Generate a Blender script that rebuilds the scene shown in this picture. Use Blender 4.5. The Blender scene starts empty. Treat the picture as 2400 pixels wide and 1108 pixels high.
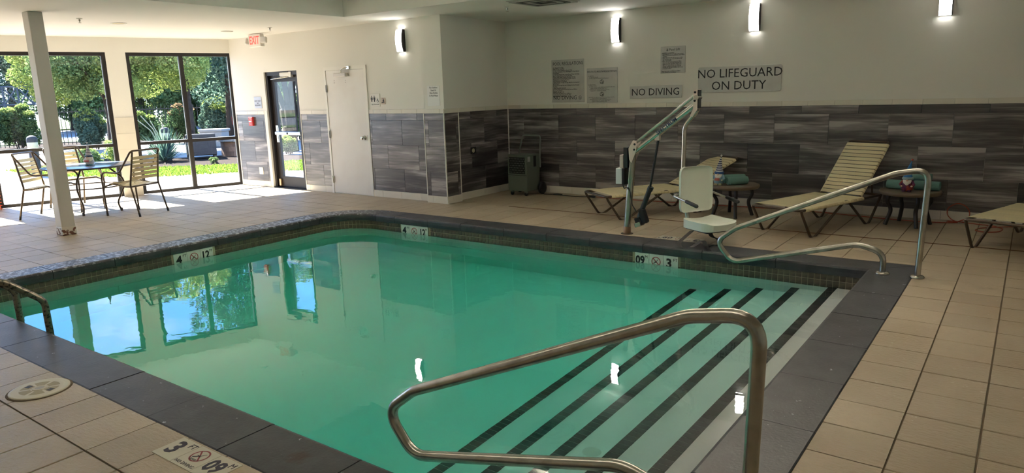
import bpy, math, random
import numpy as np
from mathutils import Vector, Matrix
random.seed(7); rng = np.random.default_rng(7)
S = bpy.context.scene
COL = S.collection
PI = math.pi

# ---------------------------------------------------------------- camera, world, sun, exposure
F_PX, YAW, PIT, ROL = 1658.0, .6334, -.2025, -.0296
CAM = Vector((7.263, -6.236, 1.511))
def cam_axes():
    cy, sy = math.cos(YAW), math.sin(YAW)
    fw = Vector((-sy*math.cos(PIT), cy*math.cos(PIT), math.sin(PIT)))
    r = Vector((cy, sy, 0)); u = r.cross(fw)
    c, s = math.cos(ROL), math.sin(ROL)
    return c*r+s*u, -s*r+c*u, fw
AR, AU, AF = cam_axes()
cd = bpy.data.cameras.new('camera'); cam = bpy.data.objects.new('camera', cd); COL.objects.link(cam)
cd.sensor_width = 36; cd.lens = 36*F_PX/2400; cd.clip_start = .02; cd.clip_end = 300
cam.matrix_world = Matrix(((AR.x, AU.x, -AF.x, CAM.x), (AR.y, AU.y, -AF.y, CAM.y), (AR.z, AU.z, -AF.z, CAM.z), (0, 0, 0, 1)))
S.camera = cam
def project(p):
    d = Vector(p)-CAM; z = d.dot(AF)
    if z < .05: return None
    return 1200+F_PX*d.dot(AR)/z, 554-F_PX*d.dot(AU)/z, z

SUN_DIR = Vector((.681, -.012, -.733)).normalized()
SUN_POWER, SKY_POWER = 12.0, 1.55
w = bpy.data.worlds.new('sky'); S.world = w; w.use_nodes = True
nt = w.node_tree; nt.nodes.clear()
def N(t, kind, **kw):
    n = t.nodes.new('ShaderNode'+kind)
    for k, v in kw.items():
        if k.startswith('i_'):
            key = k[2:].replace('_', ' ')
            n.inputs[key if not key.isdigit() else int(key)].default_value = v
        else: setattr(n, k, v)
    return n
def L(t, a, b): t.links.new(a, b)
wo = N(nt, 'OutputWorld'); bg = N(nt, 'Background'); bg.inputs[1].default_value = SKY_POWER
tc = N(nt, 'TexCoord'); sx = N(nt, 'SeparateXYZ'); L(nt, tc.outputs['Generated'], sx.inputs[0])
gr = N(nt, 'ValToRGB'); e = gr.color_ramp.elements
e[0].position = 0; e[0].color = (.62, .74, .88, 1); e[1].position = .6; e[1].color = (.11, .28, .70, 1)
k_ = e.new(.15); k_.color = (.14, .34, .76, 1)
L(nt, sx.outputs[2], gr.inputs[0])
mp = N(nt, 'Mapping'); mp.inputs['Scale'].default_value = (1, 1, 2.2); L(nt, tc.outputs['Generated'], mp.inputs[0])
nz = N(nt, 'TexNoise', i_Scale=3.4, i_Detail=6.0, i_Roughness=.55); L(nt, mp.outputs[0], nz.inputs[0])
cr = N(nt, 'ValToRGB'); e = cr.color_ramp.elements; e[0].position = .53; e[0].color = (0, 0, 0, 1); e[1].position = .72; e[1].color = (.85, .85, .85, 1)
L(nt, nz.outputs[0], cr.inputs[0])
mx = N(nt, 'MixRGB'); mx.inputs[2].default_value = (.62, .66, .74, 1)
L(nt, cr.outputs[0], mx.inputs[0]); L(nt, gr.outputs[0], mx.inputs[1]); L(nt, mx.outputs[0], bg.inputs[0]); L(nt, bg.outputs[0], wo.inputs[0])

sd = bpy.data.lights.new('sun', 'SUN'); sd.energy = SUN_POWER; sd.angle = math.radians(.6); sd.color = (1, .975, .94)
sun = bpy.data.objects.new('sun', sd); COL.objects.link(sun); sun.rotation_euler = SUN_DIR.to_track_quat('-Z', 'Y').to_euler()
vs = S.view_settings; vs.view_transform = 'Standard'; vs.look = 'None'; vs.gamma = 1; vs.use_curve_mapping = False; vs.exposure = 2.3
try:
    S.cycles.use_denoising = True; S.cycles.max_bounces = 14; S.cycles.diffuse_bounces = 7; S.cycles.glossy_bounces = 5
    S.cycles.transmission_bounces = 8; S.cycles.transparent_max_bounces = 16; S.cycles.sample_clamp_indirect = 8
    S.cycles.caustics_refractive = True; S.cycles.caustics_reflective = False; S.cycles.blur_glossy = .5
except Exception: pass

# ---------------------------------------------------------------- materials
MATS = {}
def mat(name, col=(.8, .8, .8), rough=.6, metal=0., emit=None, estr=0., bump=None, var=None, spec=None, coord='Object'):
    if name in MATS: return MATS[name]
    m = bpy.data.materials.new(name); m.use_nodes = True; t = m.node_tree; b = t.nodes['Principled BSDF']
    b.inputs['Base Color'].default_value = (*col, 1); b.inputs['Roughness'].default_value = rough; b.inputs['Metallic'].default_value = metal
    if spec is not None: b.inputs['Specular IOR Level'].default_value = spec
    if emit: b.inputs['Emission Color'].default_value = (*emit, 1); b.inputs['Emission Strength'].default_value = estr
    if bump or var:
        tc = N(t, 'TexCoord')
        if bump:
            n = N(t, 'TexNoise', i_Scale=bump[0], i_Detail=4.0); L(t, tc.outputs[coord], n.inputs[0])
            bp = N(t, 'Bump', i_Strength=bump[1], i_Distance=.01); L(t, n.outputs[0], bp.inputs['Height']); L(t, bp.outputs[0], b.inputs['Normal'])
        if var:   # (scale, second colour, low, high)
            n = N(t, 'TexNoise', i_Scale=var[0], i_Detail=5.0); L(t, tc.outputs[coord], n.inputs[0])
            r = N(t, 'ValToRGB'); e = r.color_ramp.elements
            e[0].position = var[2]; e[0].color = (*col, 1); e[1].position = var[3]; e[1].color = (*var[1], 1)
            L(t, n.outputs[0], r.inputs[0]); L(t, r.outputs[0], b.inputs['Base Color'])
    MATS[name] = m; return m
def rand_hue(m, lo, hi):
    """multiply the colour by a per-object random value"""
    t = m.node_tree; b = t.nodes['Principled BSDF']; inp = b.inputs['Base Color']
    oi = N(t, 'ObjectInfo'); mr = N(t, 'MapRange'); mr.inputs[3].default_value = lo; mr.inputs[4].default_value = hi
    L(t, oi.outputs['Random'], mr.inputs[0])
    mx = N(t, 'MixRGB', blend_type='MULTIPLY'); mx.inputs[0].default_value = 1
    if inp.is_linked: L(t, inp.links[0].from_socket, mx.inputs[1])
    else: mx.inputs[1].default_value = inp.default_value[:]
    L(t, mr.outputs[0], mx.inputs[2]); L(t, mx.outputs[0], inp)
    return m
WALLP = mat('wall_paint', (.79, .775, .725), .7, bump=(60, .06))
CEILP = mat('ceiling_paint', (.81, .79, .745), .8, bump=(40, .06))
CREAM = rand_hue(mat('cream_tile', (.76, .72, .635), .35), .93, 1.03)
WHITE = mat('white_paint', (.82, .80, .75), .5)
DOORW = mat('door_white', (.80, .775, .735), .5, var=(2.2, (.74, .70, .65), .45, .75))
GROUT = mat('grout', (.17, .125, .08), .9)
GROUTW = mat('wall_grout', (.10, .095, .09), .9)
BRONZE = mat('bronze_frame', (.013, .010, .0105), .5)
STEEL = mat('stainless_steel', (.50, .48, .43), .27, 1.0, var=(14, (.38, .36, .31), .45, .7))
STEELB = mat('bright_steel', (.66, .64, .58), .2, 1.0)
PLATEP = mat('pinkish_steel_plate', (.78, .68, .62), .3, .8)
BLACK = mat('black_plastic', (.014, .014, .015), .45)
DARKGR = mat('dark_actuator', (.02, .026, .028), .4)
FRAMEB = mat('bronze_tube', (.115, .085, .06), .35, .6)
STRAP = rand_hue(mat('vinyl_strap', (.80, .69, .42), .45), .92, 1.05)
SEATP = mat('seat_plastic', (.74, .78, .68), .4)
PLASTER = mat('pool_plaster', (.92, .93, .90), .8, var=(1.2, (.87, .89, .87), .4, .8))
NOSING = rand_hue(mat('black_nosing_tile', (.02, .022, .024), .4), .6, 1.6)
MOSAIC = rand_hue(mat('brown_mosaic', (.155, .125, .085), .4, var=(30, (.10, .082, .058), .4, .7)), .75, 1.15)
MOSGR = mat('mosaic_grout', (.50, .44, .31), .9)
PRINT = mat('black_print', (.012, .012, .014), .6)
REDP = mat('red_print', (.40, .04, .05), .6)
SIGNM = mat('sign_aluminium', (.56, .56, .545), .5, .35, var=(7, (.50, .50, .485), .4, .7))
PAPER = mat('paper', (.80, .80, .79), .35)
MARK = mat('marker_tile', (.80, .81, .76), .35)
MARKD = mat('deck_marker_tile', (.62, .59, .49), .55)
PURPLE = mat('dark_print', (.045, .04, .06), .6)

def deck_mat():
    m = bpy.data.materials.new('deck_tile'); m.use_nodes = True; t = m.node_tree; b = t.nodes['Principled BSDF']
    tc = N(t, 'TexCoord'); oi = N(t, 'ObjectInfo'); g = N(t, 'NewGeometry')
    n1 = N(t, 'TexNoise', i_Scale=1.3, i_Detail=5.0, i_Roughness=.6); L(t, g.outputs['Position'], n1.inputs[0])
    r = N(t, 'ValToRGB'); e = r.color_ramp.elements
    e[0].position = .3; e[0].color = (.43, .342, .226, 1); e[1].position = .7; e[1].color = (.56, .462, .335, 1)
    L(t, n1.outputs[0], r.inputs[0])
    mr = N(t, 'MapRange'); mr.inputs[3].default_value = .90; mr.inputs[4].default_value = 1.06; L(t, oi.outputs['Random'], mr.inputs[0])
    mx = N(t, 'MixRGB', blend_type='MULTIPLY'); mx.inputs[0].default_value = 1; L(t, r.outputs[0], mx.inputs[1]); L(t, mr.outputs[0], mx.inputs[2])
    n3 = N(t, 'TexNoise', i_Scale=30., i_Detail=3.0, i_Roughness=.5); L(t, g.outputs['Position'], n3.inputs[0])    # white scale specks
    n4 = N(t, 'TexNoise', i_Scale=2.1, i_Detail=2.0); L(t, g.outputs['Position'], n4.inputs[0])
    q3 = N(t, 'Math', operation='MULTIPLY_ADD'); q3.inputs[1].default_value = .45; L(t, n4.outputs[0], q3.inputs[0]); L(t, n3.outputs[0], q3.inputs[2])
    r3 = N(t, 'ValToRGB'); e = r3.color_ramp.elements; e[0].position = .945; e[0].color = (0, 0, 0, 1); e[1].position = .975; e[1].color = (.6, .6, .6, 1)
    L(t, q3.outputs[0], r3.inputs[0])
    m2 = N(t, 'MixRGB'); m2.inputs[2].default_value = (.66, .62, .52, 1); L(t, r3.outputs[0], m2.inputs[0]); L(t, mx.outputs[0], m2.inputs[1]); L(t, m2.outputs[0], b.inputs['Base Color'])
    mp = N(t, 'Mapping'); mp.inputs['Scale'].default_value = (1., 2.2, 1.); L(t, g.outputs['Position'], mp.inputs[0])
    n2 = N(t, 'TexNoise', i_Scale=26., i_Detail=5.0, i_Roughness=.6); L(t, mp.outputs[0], n2.inputs[0])
    bp = N(t, 'Bump', i_Strength=.8, i_Distance=.009); L(t, n2.outputs[0], bp.inputs['Height']); L(t, bp.outputs[0], b.inputs['Normal'])
    b.inputs['Roughness'].default_value = .40
    return m
DECK = deck_mat()

def coping_mat():
    m = bpy.data.materials.new('grey_coping'); m.use_nodes = True; t = m.node_tree; b = t.nodes['Principled BSDF']
    g = N(t, 'NewGeometry'); oi = N(t, 'ObjectInfo')
    n1 = N(t, 'TexNoise', i_Scale=5., i_Detail=6.0, i_Roughness=.65); L(t, g.outputs['Position'], n1.inputs[0])
    r = N(t, 'ValToRGB'); e = r.color_ramp.elements
    e[0].position = .35; e[0].color = (.040, .041, .047, 1); e[1].position = .7; e[1].color = (.075, .077, .086, 1)
    L(t, n1.outputs[0], r.inputs[0])
    n2 = N(t, 'TexNoise', i_Scale=24., i_Detail=4.0, i_Roughness=.6); L(t, g.outputs['Position'], n2.inputs[0])   # chipped paint, lime
    s = N(t, 'SeparateXYZ'); L(t, g.outputs['Position'], s.inputs[0])
    mr = N(t, 'MapRange'); mr.inputs[1].default_value = .8; mr.inputs[2].default_value = -.1; mr.inputs[3].default_value = 0; mr.inputs[4].default_value = .17
    L(t, s.outputs[0], mr.inputs[0])
    ad = N(t, 'Math', operation='ADD'); L(t, n2.outputs[0], ad.inputs[0]); L(t, mr.outputs[0], ad.inputs[1])
    r2 = N(t, 'ValToRGB'); e = r2.color_ramp.elements; e[0].position = .685; e[0].color = (0, 0, 0, 1); e[1].position = .72; e[1].color = (.9, .9, .9, 1)
    L(t, ad.outputs[0], r2.inputs[0])
    nn = N(t, 'SeparateXYZ'); L(t, g.outputs['Normal'], nn.inputs[0])
    mu = N(t, 'Math', operation='MULTIPLY', use_clamp=True); L(t, r2.outputs[0], mu.inputs[0]); L(t, nn.outputs[2], mu.inputs[1])
    mx = N(t, 'MixRGB'); mx.inputs[2].default_value = (.52, .54, .60, 1); L(t, mu.outputs[0], mx.inputs[0]); L(t, r.outputs[0], mx.inputs[1])
    # rust stain on the near side
    vd = N(t, 'VectorMath', operation='DISTANCE'); vd.inputs[1].default_value = (4.85, -4.545, 0); L(t, g.outputs['Position'], vd.inputs[0])
    nm = N(t, 'Math', operation='MULTIPLY_ADD'); nm.inputs[1].default_value = .1; L(t, n2.outputs[0], nm.inputs[0]); L(t, vd.outputs[1], nm.inputs[2])
    r4 = N(t, 'ValToRGB'); e = r4.color_ramp.elements; e[0].position = .07; e[0].color = (.8, .8, .8, 1); e[1].position = .115; e[1].color = (0, 0, 0, 1)
    L(t, nm.outputs[0], r4.inputs[0])
    m4 = N(t, 'MixRGB'); m4.inputs[2].default_value = (.05, .02, .008, 1); L(t, r4.outputs[0], m4.inputs[0]); L(t, mx.outputs[0], m4.inputs[1])
    L(t, m4.outputs[0], b.inputs['Base Color'])
    n3 = N(t, 'TexNoise', i_Scale=60., i_Detail=5.0); L(t, g.outputs['Position'], n3.inputs[0])
    bp = N(t, 'Bump', i_Strength=.35, i_Distance=.004); L(t, n3.outputs[0], bp.inputs['Height']); L(t, bp.outputs[0], b.inputs['Normal'])
    b.inputs['Roughness'].default_value = .42
    return m
COPING = coping_mat()

def walltile_mat():
    m = bpy.data.materials.new('grey_streaked_tile'); m.use_nodes = True; t = m.node_tree; b = t.nodes['Principled BSDF']
    tc = N(t, 'TexCoord'); oi = N(t, 'ObjectInfo')
    cb = N(t, 'CombineXYZ'); m1 = N(t, 'Math', operation='MULTIPLY'); m1.inputs[1].default_value = 37.; L(t, oi.outputs['Random'], m1.inputs[0])
    for k in range(3): L(t, m1.outputs[0], cb.inputs[k])
    va = N(t, 'VectorMath', operation='ADD'); L(t, tc.outputs['Object'], va.inputs[0]); L(t, cb.outputs[0], va.inputs[1])
    wn = N(t, 'TexNoise', i_Scale=1.6, i_Detail=2.0); L(t, va.outputs[0], wn.inputs[0])
    sc = N(t, 'VectorMath', operation='SCALE'); sc.inputs['Scale'].default_value = .05; L(t, wn.outputs['Color'], sc.inputs[0])
    v2 = N(t, 'VectorMath', operation='ADD'); L(t, va.outputs[0], v2.inputs[0]); L(t, sc.outputs[0], v2.inputs[1])
    mp = N(t, 'Mapping'); mp.inputs['Scale'].default_value = (.55, .55, 5.0); mp.inputs['Rotation'].default_value = (0, .05, 0); L(t, v2.outputs[0], mp.inputs[0])
    n1 = N(t, 'TexNoise', i_Scale=1.5, i_Detail=4.0, i_Roughness=.55, i_Distortion=.25); L(t, mp.outputs[0], n1.inputs[0])
    mq = N(t, 'Mapping'); mq.inputs['Scale'].default_value = (.75, .75, 22.); L(t, v2.outputs[0], mq.inputs[0])
    n2 = N(t, 'TexNoise', i_Scale=1.8, i_Detail=8.0, i_Roughness=.68); L(t, mq.outputs[0], n2.inputs[0])
    mm_ = N(t, 'Math', operation='MULTIPLY_ADD'); mm_.inputs[1].default_value = .62; L(t, n2.outputs[0], mm_.inputs[0]); L(t, n1.outputs[0], mm_.inputs[2])
    r = N(t, 'ValToRGB'); e = r.color_ramp.elements
    e[0].position = .66; e[0].color = (.028, .025, .026, 1); e[1].position = .95; e[1].color = (.24, .218, .22, 1)
    k = e.new(.79); k.color = (.068, .059, .061, 1); k = e.new(.85); k.color = (.13, .115, .116, 1); k = e.new(1.0); k.color = (.40, .372, .37, 1)
    # each tile leans lighter or darker
    ad = N(t, 'MapRange'); ad.inputs[3].default_value = -.075; ad.inputs[4].default_value = .085; L(t, oi.outputs['Random'], ad.inputs[0])
    sm = N(t, 'Math', operation='ADD'); L(t, mm_.outputs[0], sm.inputs[0]); L(t, ad.outputs[0], sm.inputs[1]); L(t, sm.outputs[0], r.inputs[0])
    L(t, r.outputs[0], b.inputs['Base Color']); b.inputs['Roughness'].default_value = .30; b.inputs['Specular IOR Level'].default_value = .95
    bp = N(t, 'Bump', i_Strength=.06, i_Distance=.004); L(t, n1.outputs[0], bp.inputs['Height']); L(t, bp.outputs[0], b.inputs['Normal'])
    return m
WTILE = walltile_mat()

def glass_mat(name, tint=(.96, .98, .97)):
    m = bpy.data.materials.new(name); m.use_nodes = True; t = m.node_tree; t.nodes.clear()
    o = N(t, 'OutputMaterial'); tr = N(t, 'BsdfTransparent'); tr.inputs[0].default_value = (*tint, 1)
    gl = N(t, 'BsdfGlossy', i_Roughness=0.0); lw = N(t, 'LayerWeight'); lw.inputs[0].default_value = .5; mx = N(t, 'MixShader')
    pw = N(t, 'Math', operation='POWER'); pw.inputs[1].default_value = 4.; L(t, lw.outputs['Facing'], pw.inputs[0])
    fr = N(t, 'MapRange'); fr.inputs[3].default_value = .03; fr.inputs[4].default_value = .7; L(t, pw.outputs[0], fr.inputs[0])
    L(t, fr.outputs[0], mx.inputs[0]); L(t, tr.outputs[0], mx.inputs[1]); L(t, gl.outputs[0], mx.inputs[2]); L(t, mx.outputs[0], o.inputs[0])
    return m
GLASS = glass_mat('window_glass')

def water_mat():
    m = bpy.data.materials.new('pool_water'); m.use_nodes = True; t = m.node_tree; t.nodes.clear()
    o = N(t, 'OutputMaterial'); g = N(t, 'NewGeometry')
    mp = N(t, 'Mapping'); mp.inputs['Scale'].default_value = (1.0, 1.5, 1.); L(t, g.outputs['Position'], mp.inputs[0])
    n = N(t, 'TexNoise', i_Scale=3.0, i_Detail=3.0, i_Roughness=.5, i_Distortion=.4); L(t, mp.outputs[0], n.inputs[0])
    bp = N(t, 'Bump', i_Strength=.10, i_Distance=.010); L(t, n.outputs[0], bp.inputs['Height'])
    gl = N(t, 'BsdfGlass', i_IOR=1.333, i_Roughness=0.0); L(t, bp.outputs[0], gl.inputs['Normal'])
    va = N(t, 'VolumeAbsorption'); va.inputs['Color'].default_value = (.0, .975, .87, 1); va.inputs['Density'].default_value = .85
    L(t, gl.outputs[0], o.inputs['Surface']); L(t, va.outputs[0], o.inputs['Volume'])
    return m
WATER = water_mat()

def leaf_mat(name, c1, c2, tr=.45):
    m = bpy.data.materials.new(name); m.use_nodes = True; t = m.node_tree; t.nodes.clear()
    o = N(t, 'OutputMaterial'); g = N(t, 'NewGeometry')
    r = N(t, 'ValToRGB'); e = r.color_ramp.elements; e[0].color = (*c1, 1); e[1].color = (*c2, 1)
    L(t, g.outputs['Random Per Island'], r.inputs[0])
    d = N(t, 'BsdfDiffuse'); q = N(t, 'BsdfTranslucent'); mx = N(t, 'MixShader'); mx.inputs[0].default_value = tr
    L(t, r.outputs[0], d.inputs[0]); L(t, r.outputs[0], q.inputs[0]); L(t, d.outputs[0], mx.inputs[1]); L(t, q.outputs[0], mx.inputs[2]); L(t, mx.outputs[0], o.inputs[0])
    return m

# ---------------------------------------------------------------- mesh helpers
class MB:
    def __init__(s): s.v = []; s.f = []; s.sm = []
    def add(s, vs, fs, smooth=False):
        o = len(s.v); s.v += [tuple(p) for p in vs]; s.f += [tuple(i+o for i in f) for f in fs]; s.sm += [smooth]*len(fs); return s
    def box(s, a, b, M=None):
        (x0, y0, z0), (x1, y1, z1) = a, b
        vs = [Vector(p) for p in ((x0, y0, z0), (x1, y0, z0), (x1, y1, z0), (x0, y1, z0), (x0, y0, z1), (x1, y0, z1), (x1, y1, z1), (x0, y1, z1))]
        if M: vs = [M @ p for p in vs]
        return s.add(vs, [(0, 3, 2, 1), (4, 5, 6, 7), (0, 1, 5, 4), (1, 2, 6, 5), (2, 3, 7, 6), (3, 0, 4, 7)])
    def rbox(s, a, b, r=.01, n=3, M=None):
        """box with rounded vertical edges and softened top/bottom"""
        (x0, y0, z0), (x1, y1, z1) = a, b
        def loop(rr, ins, z):
            out = []
            for cx, cy, a0 in ((x1-r, y1-r, 0), (x0+r, y1-r, 90), (x0+r, y0+r, 180), (x1-r, y0+r, 270)):
                for i in range(n+1):
                    t = math.radians(a0+90*i/n); out.append((cx+(rr-ins)*math.cos(t), cy+(rr-ins)*math.sin(t), z))
            return out
        c = min(r*.6, (z1-z0)*.3)
        loops = [loop(r, c, z0), loop(r, 0, z0+c), loop(r, 0, z1-c), loop(r, c, z1)]
        k = len(loops[0]); vs = [Vector(p) for l in loops for p in l]; fs = []
        for j in range(3):
            for i in range(k): fs.append((j*k+i, j*k+(i+1) % k, (j+1)*k+(i+1) % k, (j+1)*k+i))
        fs.append(tuple(reversed(range(k)))); fs.append(tuple(range(3*k, 4*k)))
        if M: vs = [M @ p for p in vs]
        return s.add(vs, fs, False)
    def tube(s, pts, r, n=10, closed=False, caps=True):
        pts = [Vector(p) for p in pts]; m = len(pts); rad = r if isinstance(r, (list, tuple)) else [r]*m
        T = []
        for i in range(m):
            a = pts[(i-1) % m] if (closed or i > 0) else pts[i]; b = pts[(i+1) % m] if (closed or i < m-1) else pts[i]
            d = b-a; T.append(d.normalized() if d.length > 1e-9 else Vector((0, 0, 1)))
        u = T[0].orthogonal().normalized(); vs = []
        for i in range(m):
            u = (u-T[i]*u.dot(T[i])); u = u.normalized() if u.length > 1e-6 else T[i].orthogonal().normalized(); q = T[i].cross(u)
            for k in range(n):
                a = 2*PI*k/n; vs.append(pts[i]+(u*math.cos(a)+q*math.sin(a))*rad[i])
        fs = []
        for i in range(m if closed else m-1):
            j = (i+1) % m
            for k in range(n): fs.append((i*n+k, i*n+(k+1) % n, j*n+(k+1) % n, j*n+k))
        s.add(vs, fs, True)
        if caps and not closed:
            s.add(vs[:n], [tuple(reversed(range(n)))]); s.add(vs[-n:], [tuple(range(n))])
        return s
    def lathe(s, prof, n=24, c=(0, 0, 0), M=None):
        vs = []; c = Vector(c)
        for r, z in prof:
            for k in range(n):
                a = 2*PI*k/n; p = Vector((r*math.cos(a), r*math.sin(a), z)); vs.append((M @ p if M else p)+c)
        fs = []; m = len(prof)
        for i in range(m-1):
            for k in range(n): fs.append((i*n+k, i*n+(k+1) % n, (i+1)*n+(k+1) % n, (i+1)*n+k))
        s.add(vs, fs, True)
        if prof[0][0] > 1e-6: s.add(vs[:n], [tuple(reversed(range(n)))])
        if prof[-1][0] > 1e-6: s.add(vs[-n:], [tuple(range(n))])
        return s
    def prism(s, poly, z0, z1):
        n = len(poly); vs = [(x, y, z0) for x, y in poly]+[(x, y, z1) for x, y in poly]
        ar = sum(poly[i][0]*poly[(i+1) % n][1]-poly[(i+1) % n][0]*poly[i][1] for i in range(n))
        fs = [tuple(reversed(range(n))), tuple(range(n, 2*n))]+[(i, (i+1) % n, n+(i+1) % n, n+i) for i in range(n)]
        if ar < 0: fs = [tuple(reversed(f)) for f in fs]
        return s.add(vs, fs)
    def sweep(s, path, prof, caps=True):
        """path: (point, outward) pairs; prof: (u outward, z)"""
        k = len(prof); vs = []
        for p, o in path:
            for u, z in prof: vs.append((p[0]+o[0]*u, p[1]+o[1]*u, z))
        fs = []; m = len(path)
        for i in range(m-1):
            for j in range(k): fs.append((i*k+j, i*k+(j+1) % k, (i+1)*k+(j+1) % k, (i+1)*k+j))
        if caps: fs += [tuple(range(k)), tuple(reversed(range((m-1)*k, m*k)))]
        return s.add(vs, fs)
    def mesh(s, name):
        me = bpy.data.meshes.new(name); me.from_pydata([tuple(v) for v in s.v], [], s.f)
        me.polygons.foreach_set('use_smooth', s.sm); me.update(); return me
def fillet(pts, r, n=6, closed=False):
    pts = [Vector(p) for p in pts]; out = []; m = len(pts)
    for i in range(m):
        if not closed and i in (0, m-1): out.append(pts[i]); continue
        p = pts[i]; a = (pts[i-1]-p); b = (pts[(i+1) % m]-p); la, lb = a.length, b.length; a.normalize(); b.normalize()
        ang = a.angle(b)
        if ang > PI-.02: out.append(p); continue
        rr = r[i] if isinstance(r, (list, tuple)) else r
        d = min(rr/math.tan(ang/2), la*.48, lb*.48)
        p0, p1 = p+a*d, p+b*d
        for k in range(n+1):
            t = k/n; out.append(p0*(1-t)**2+p*2*t*(1-t)+p1*t*t)
    return out
def wpos(o):
    p = Vector((0, 0, 0))
    while o is not None: p = p+Vector(o.location); o = o.parent
    return p
def link(name, me, m, parent=None, loc=(0, 0, 0), rot=(0, 0, 0)):
    o = bpy.data.objects.new(name, me)
    if m is not None and hasattr(me, 'materials') and len(me.materials) == 0: me.materials.append(m)
    COL.objects.link(o); o.location = loc; o.rotation_euler = rot
    if parent is not None: o.parent = parent
    return o
def part(name, mb, m, parent, world=False):
    if world:
        p = wpos(parent); mb.v = [(x-p.x, y-p.y, z-p.z) for x, y, z in mb.v]
    return link(name, mb.mesh(name), m, parent)
def tag(o, label, cat, group=None, kind=None):
    o['label'] = label; o['category'] = cat
    if group: o['group'] = group
    if kind: o['kind'] = kind
    return o
def thing(name, label, cat, loc=(0, 0, 0), rz=0, group=None, kind=None):
    o = bpy.data.objects.new(name, None); COL.objects.link(o); o.location = loc; o.rotation_euler = (0, 0, rz); o.empty_display_size = .1
    return tag(o, label, cat, group, kind)
def copy_tree(o, parent=None):
    c = o.copy(); COL.objects.link(c); c.parent = parent
    for ch in list(o.children): copy_tree(ch, c)
    return c
def text(parent, body, size, loc, rot, m=PRINT, ax='CENTER', sx=1., line=1., name='lettering', off=0.):
    c = bpy.data.curves.new(name, 'FONT'); c.body = body; c.size = size; c.align_x = ax; c.align_y = 'CENTER'; c.space_line = line; c.offset = off
    c.extrude = .0004; c.resolution_u = 2; c.materials.append(m)
    tmp = bpy.data.objects.new(name, c); me = bpy.data.meshes.new_from_object(tmp); bpy.data.objects.remove(tmp); bpy.data.curves.remove(c)
    if len(me.materials) == 0: me.materials.append(m)
    o = bpy.data.objects.new(name, me); COL.objects.link(o); o.parent = parent; o.location = loc; o.rotation_euler = rot; o.scale = (sx, 1, 1)
    return o
UP = (PI/2, 0, 0)          # print on a wall facing -y
def ring2d(mb, r, wd, n=28, z=.0008):
    vs = []; fs = []
    for k in range(n):
        a = 2*PI*k/n
        for q in (r-wd, r): vs.append((q*math.cos(a), q*math.sin(a), z))
    for k in range(n): j = (k+1) % n; fs.append((2*k, 2*k+1, 2*j+1, 2*j))
    return mb.add(vs, fs)
def bar2d(mb, a, b, wd, z=.0008):
    a, b = Vector((*a, 0)), Vector((*b, 0)); d = (b-a).normalized(); q = Vector((-d.y, d.x, 0))*wd/2
    return mb.add([tuple(p+Vector((0, 0, z))) for p in (a-q, b-q, b+q, a+q)], [(0, 1, 2, 3)])
def nodive(parent, loc, rot, r, col=REDP, ring=.16):
    m = MB(); ring2d(m, r, r*ring); k = .72*r; bar2d(m, (-k, k), (k, -k), r*ring)
    o = part('no_diving_ring', m, col, parent); o.location = loc; o.rotation_euler = rot
    m = MB(); z = .0014
    bar2d(m, (-.55*r, -.45*r), (.1*r, .05*r), r*.16, z); bar2d(m, (.1*r, .05*r), (.45*r, .5*r), r*.09, z); bar2d(m, (-.35*r, .0), (.25*r, -.1*r), r*.07, z)
    for q in (-.62, -.74): bar2d(m, (-.5*r, q*r), (.45*r, q*r), r*.06, z)
    o2 = part('diver_print', m, PRINT, parent); o2.location = loc; o2.rotation_euler = rot

# ---------------------------------------------------------------- the pool
W_, L_, CW, SW, NW = 6.281, 4.396, .310, .338, .311     # inner size, coping widths (back/window, step side, near)
WL = -.19; RC = .45
def inner_outline(off=0., z=None):
    """pool edge, anticlockwise from the far corner; off pushes it outwards"""
    P = []; r = RC+off; cx, cy = RC, -RC
    for i in range(13):
        a = PI/2+PI/2*i/12; P.append((cx+r*math.cos(a), cy+r*math.sin(a)))
    P += [(-off, -L_-off), (W_+off, -L_-off), (W_+off, off)]
    return P
ol = inner_outline(.03)
fz = lambda x: -1.07-.30*max(0, min(1, (4.7-x)/4.7))
pool = thing('pool_basin', 'white plastered rectangular swimming pool basin filled with green water', 'pool', (3.1, -2.2, 0), kind='structure')
m = MB(); n = len(ol)
ox0, ox1, oy0, oy1 = -.30, W_+.33, -L_-.30, .30
outer = [(max(ox0, min(ox1, x+(x-3.1)*9)), max(oy0, min(oy1, y+(y+2.2)*9))) for x, y in ol]
m.add([(x, y, -.088) for x, y in ol]+[(x, y, -.088) for x, y in outer]+[(x, y, fz(x)) for x, y in ol],
      [f for i in range(n) for f in ((i, (i+1) % n, n+(i+1) % n, n+i), ((i+1) % n, i, 2*n+i, 2*n+(i+1) % n))])
# floor of the basin in two planes
xs = 4.7
left = [(x, y) for x, y in ol if x < xs]
fl = [(xs, .03, -1.07)]+[(x, y, fz(x)) for x, y in left]+[(xs, -L_-.03, -1.07)]
m.add(fl, [tuple(range(len(fl)))])
m.add([(xs, .03, -1.07), (xs, -L_-.03, -1.07), (W_+.03, -L_-.03, -1.07), (W_+.03, .03, -1.07)], [(0, 1, 2, 3)])
part('basin_shell', m, PLASTER, pool, True)

# water: one body, wider than the basin so that only its surface shows
m = MB(); m.box((-.045, -L_-.045, -1.8), (W_+.045, .045, WL))
tag(link('pool_water', m.mesh('pool_water'), WATER), 'still green swimming pool water reflecting windows and ceiling', 'water', kind='structure')

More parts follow.
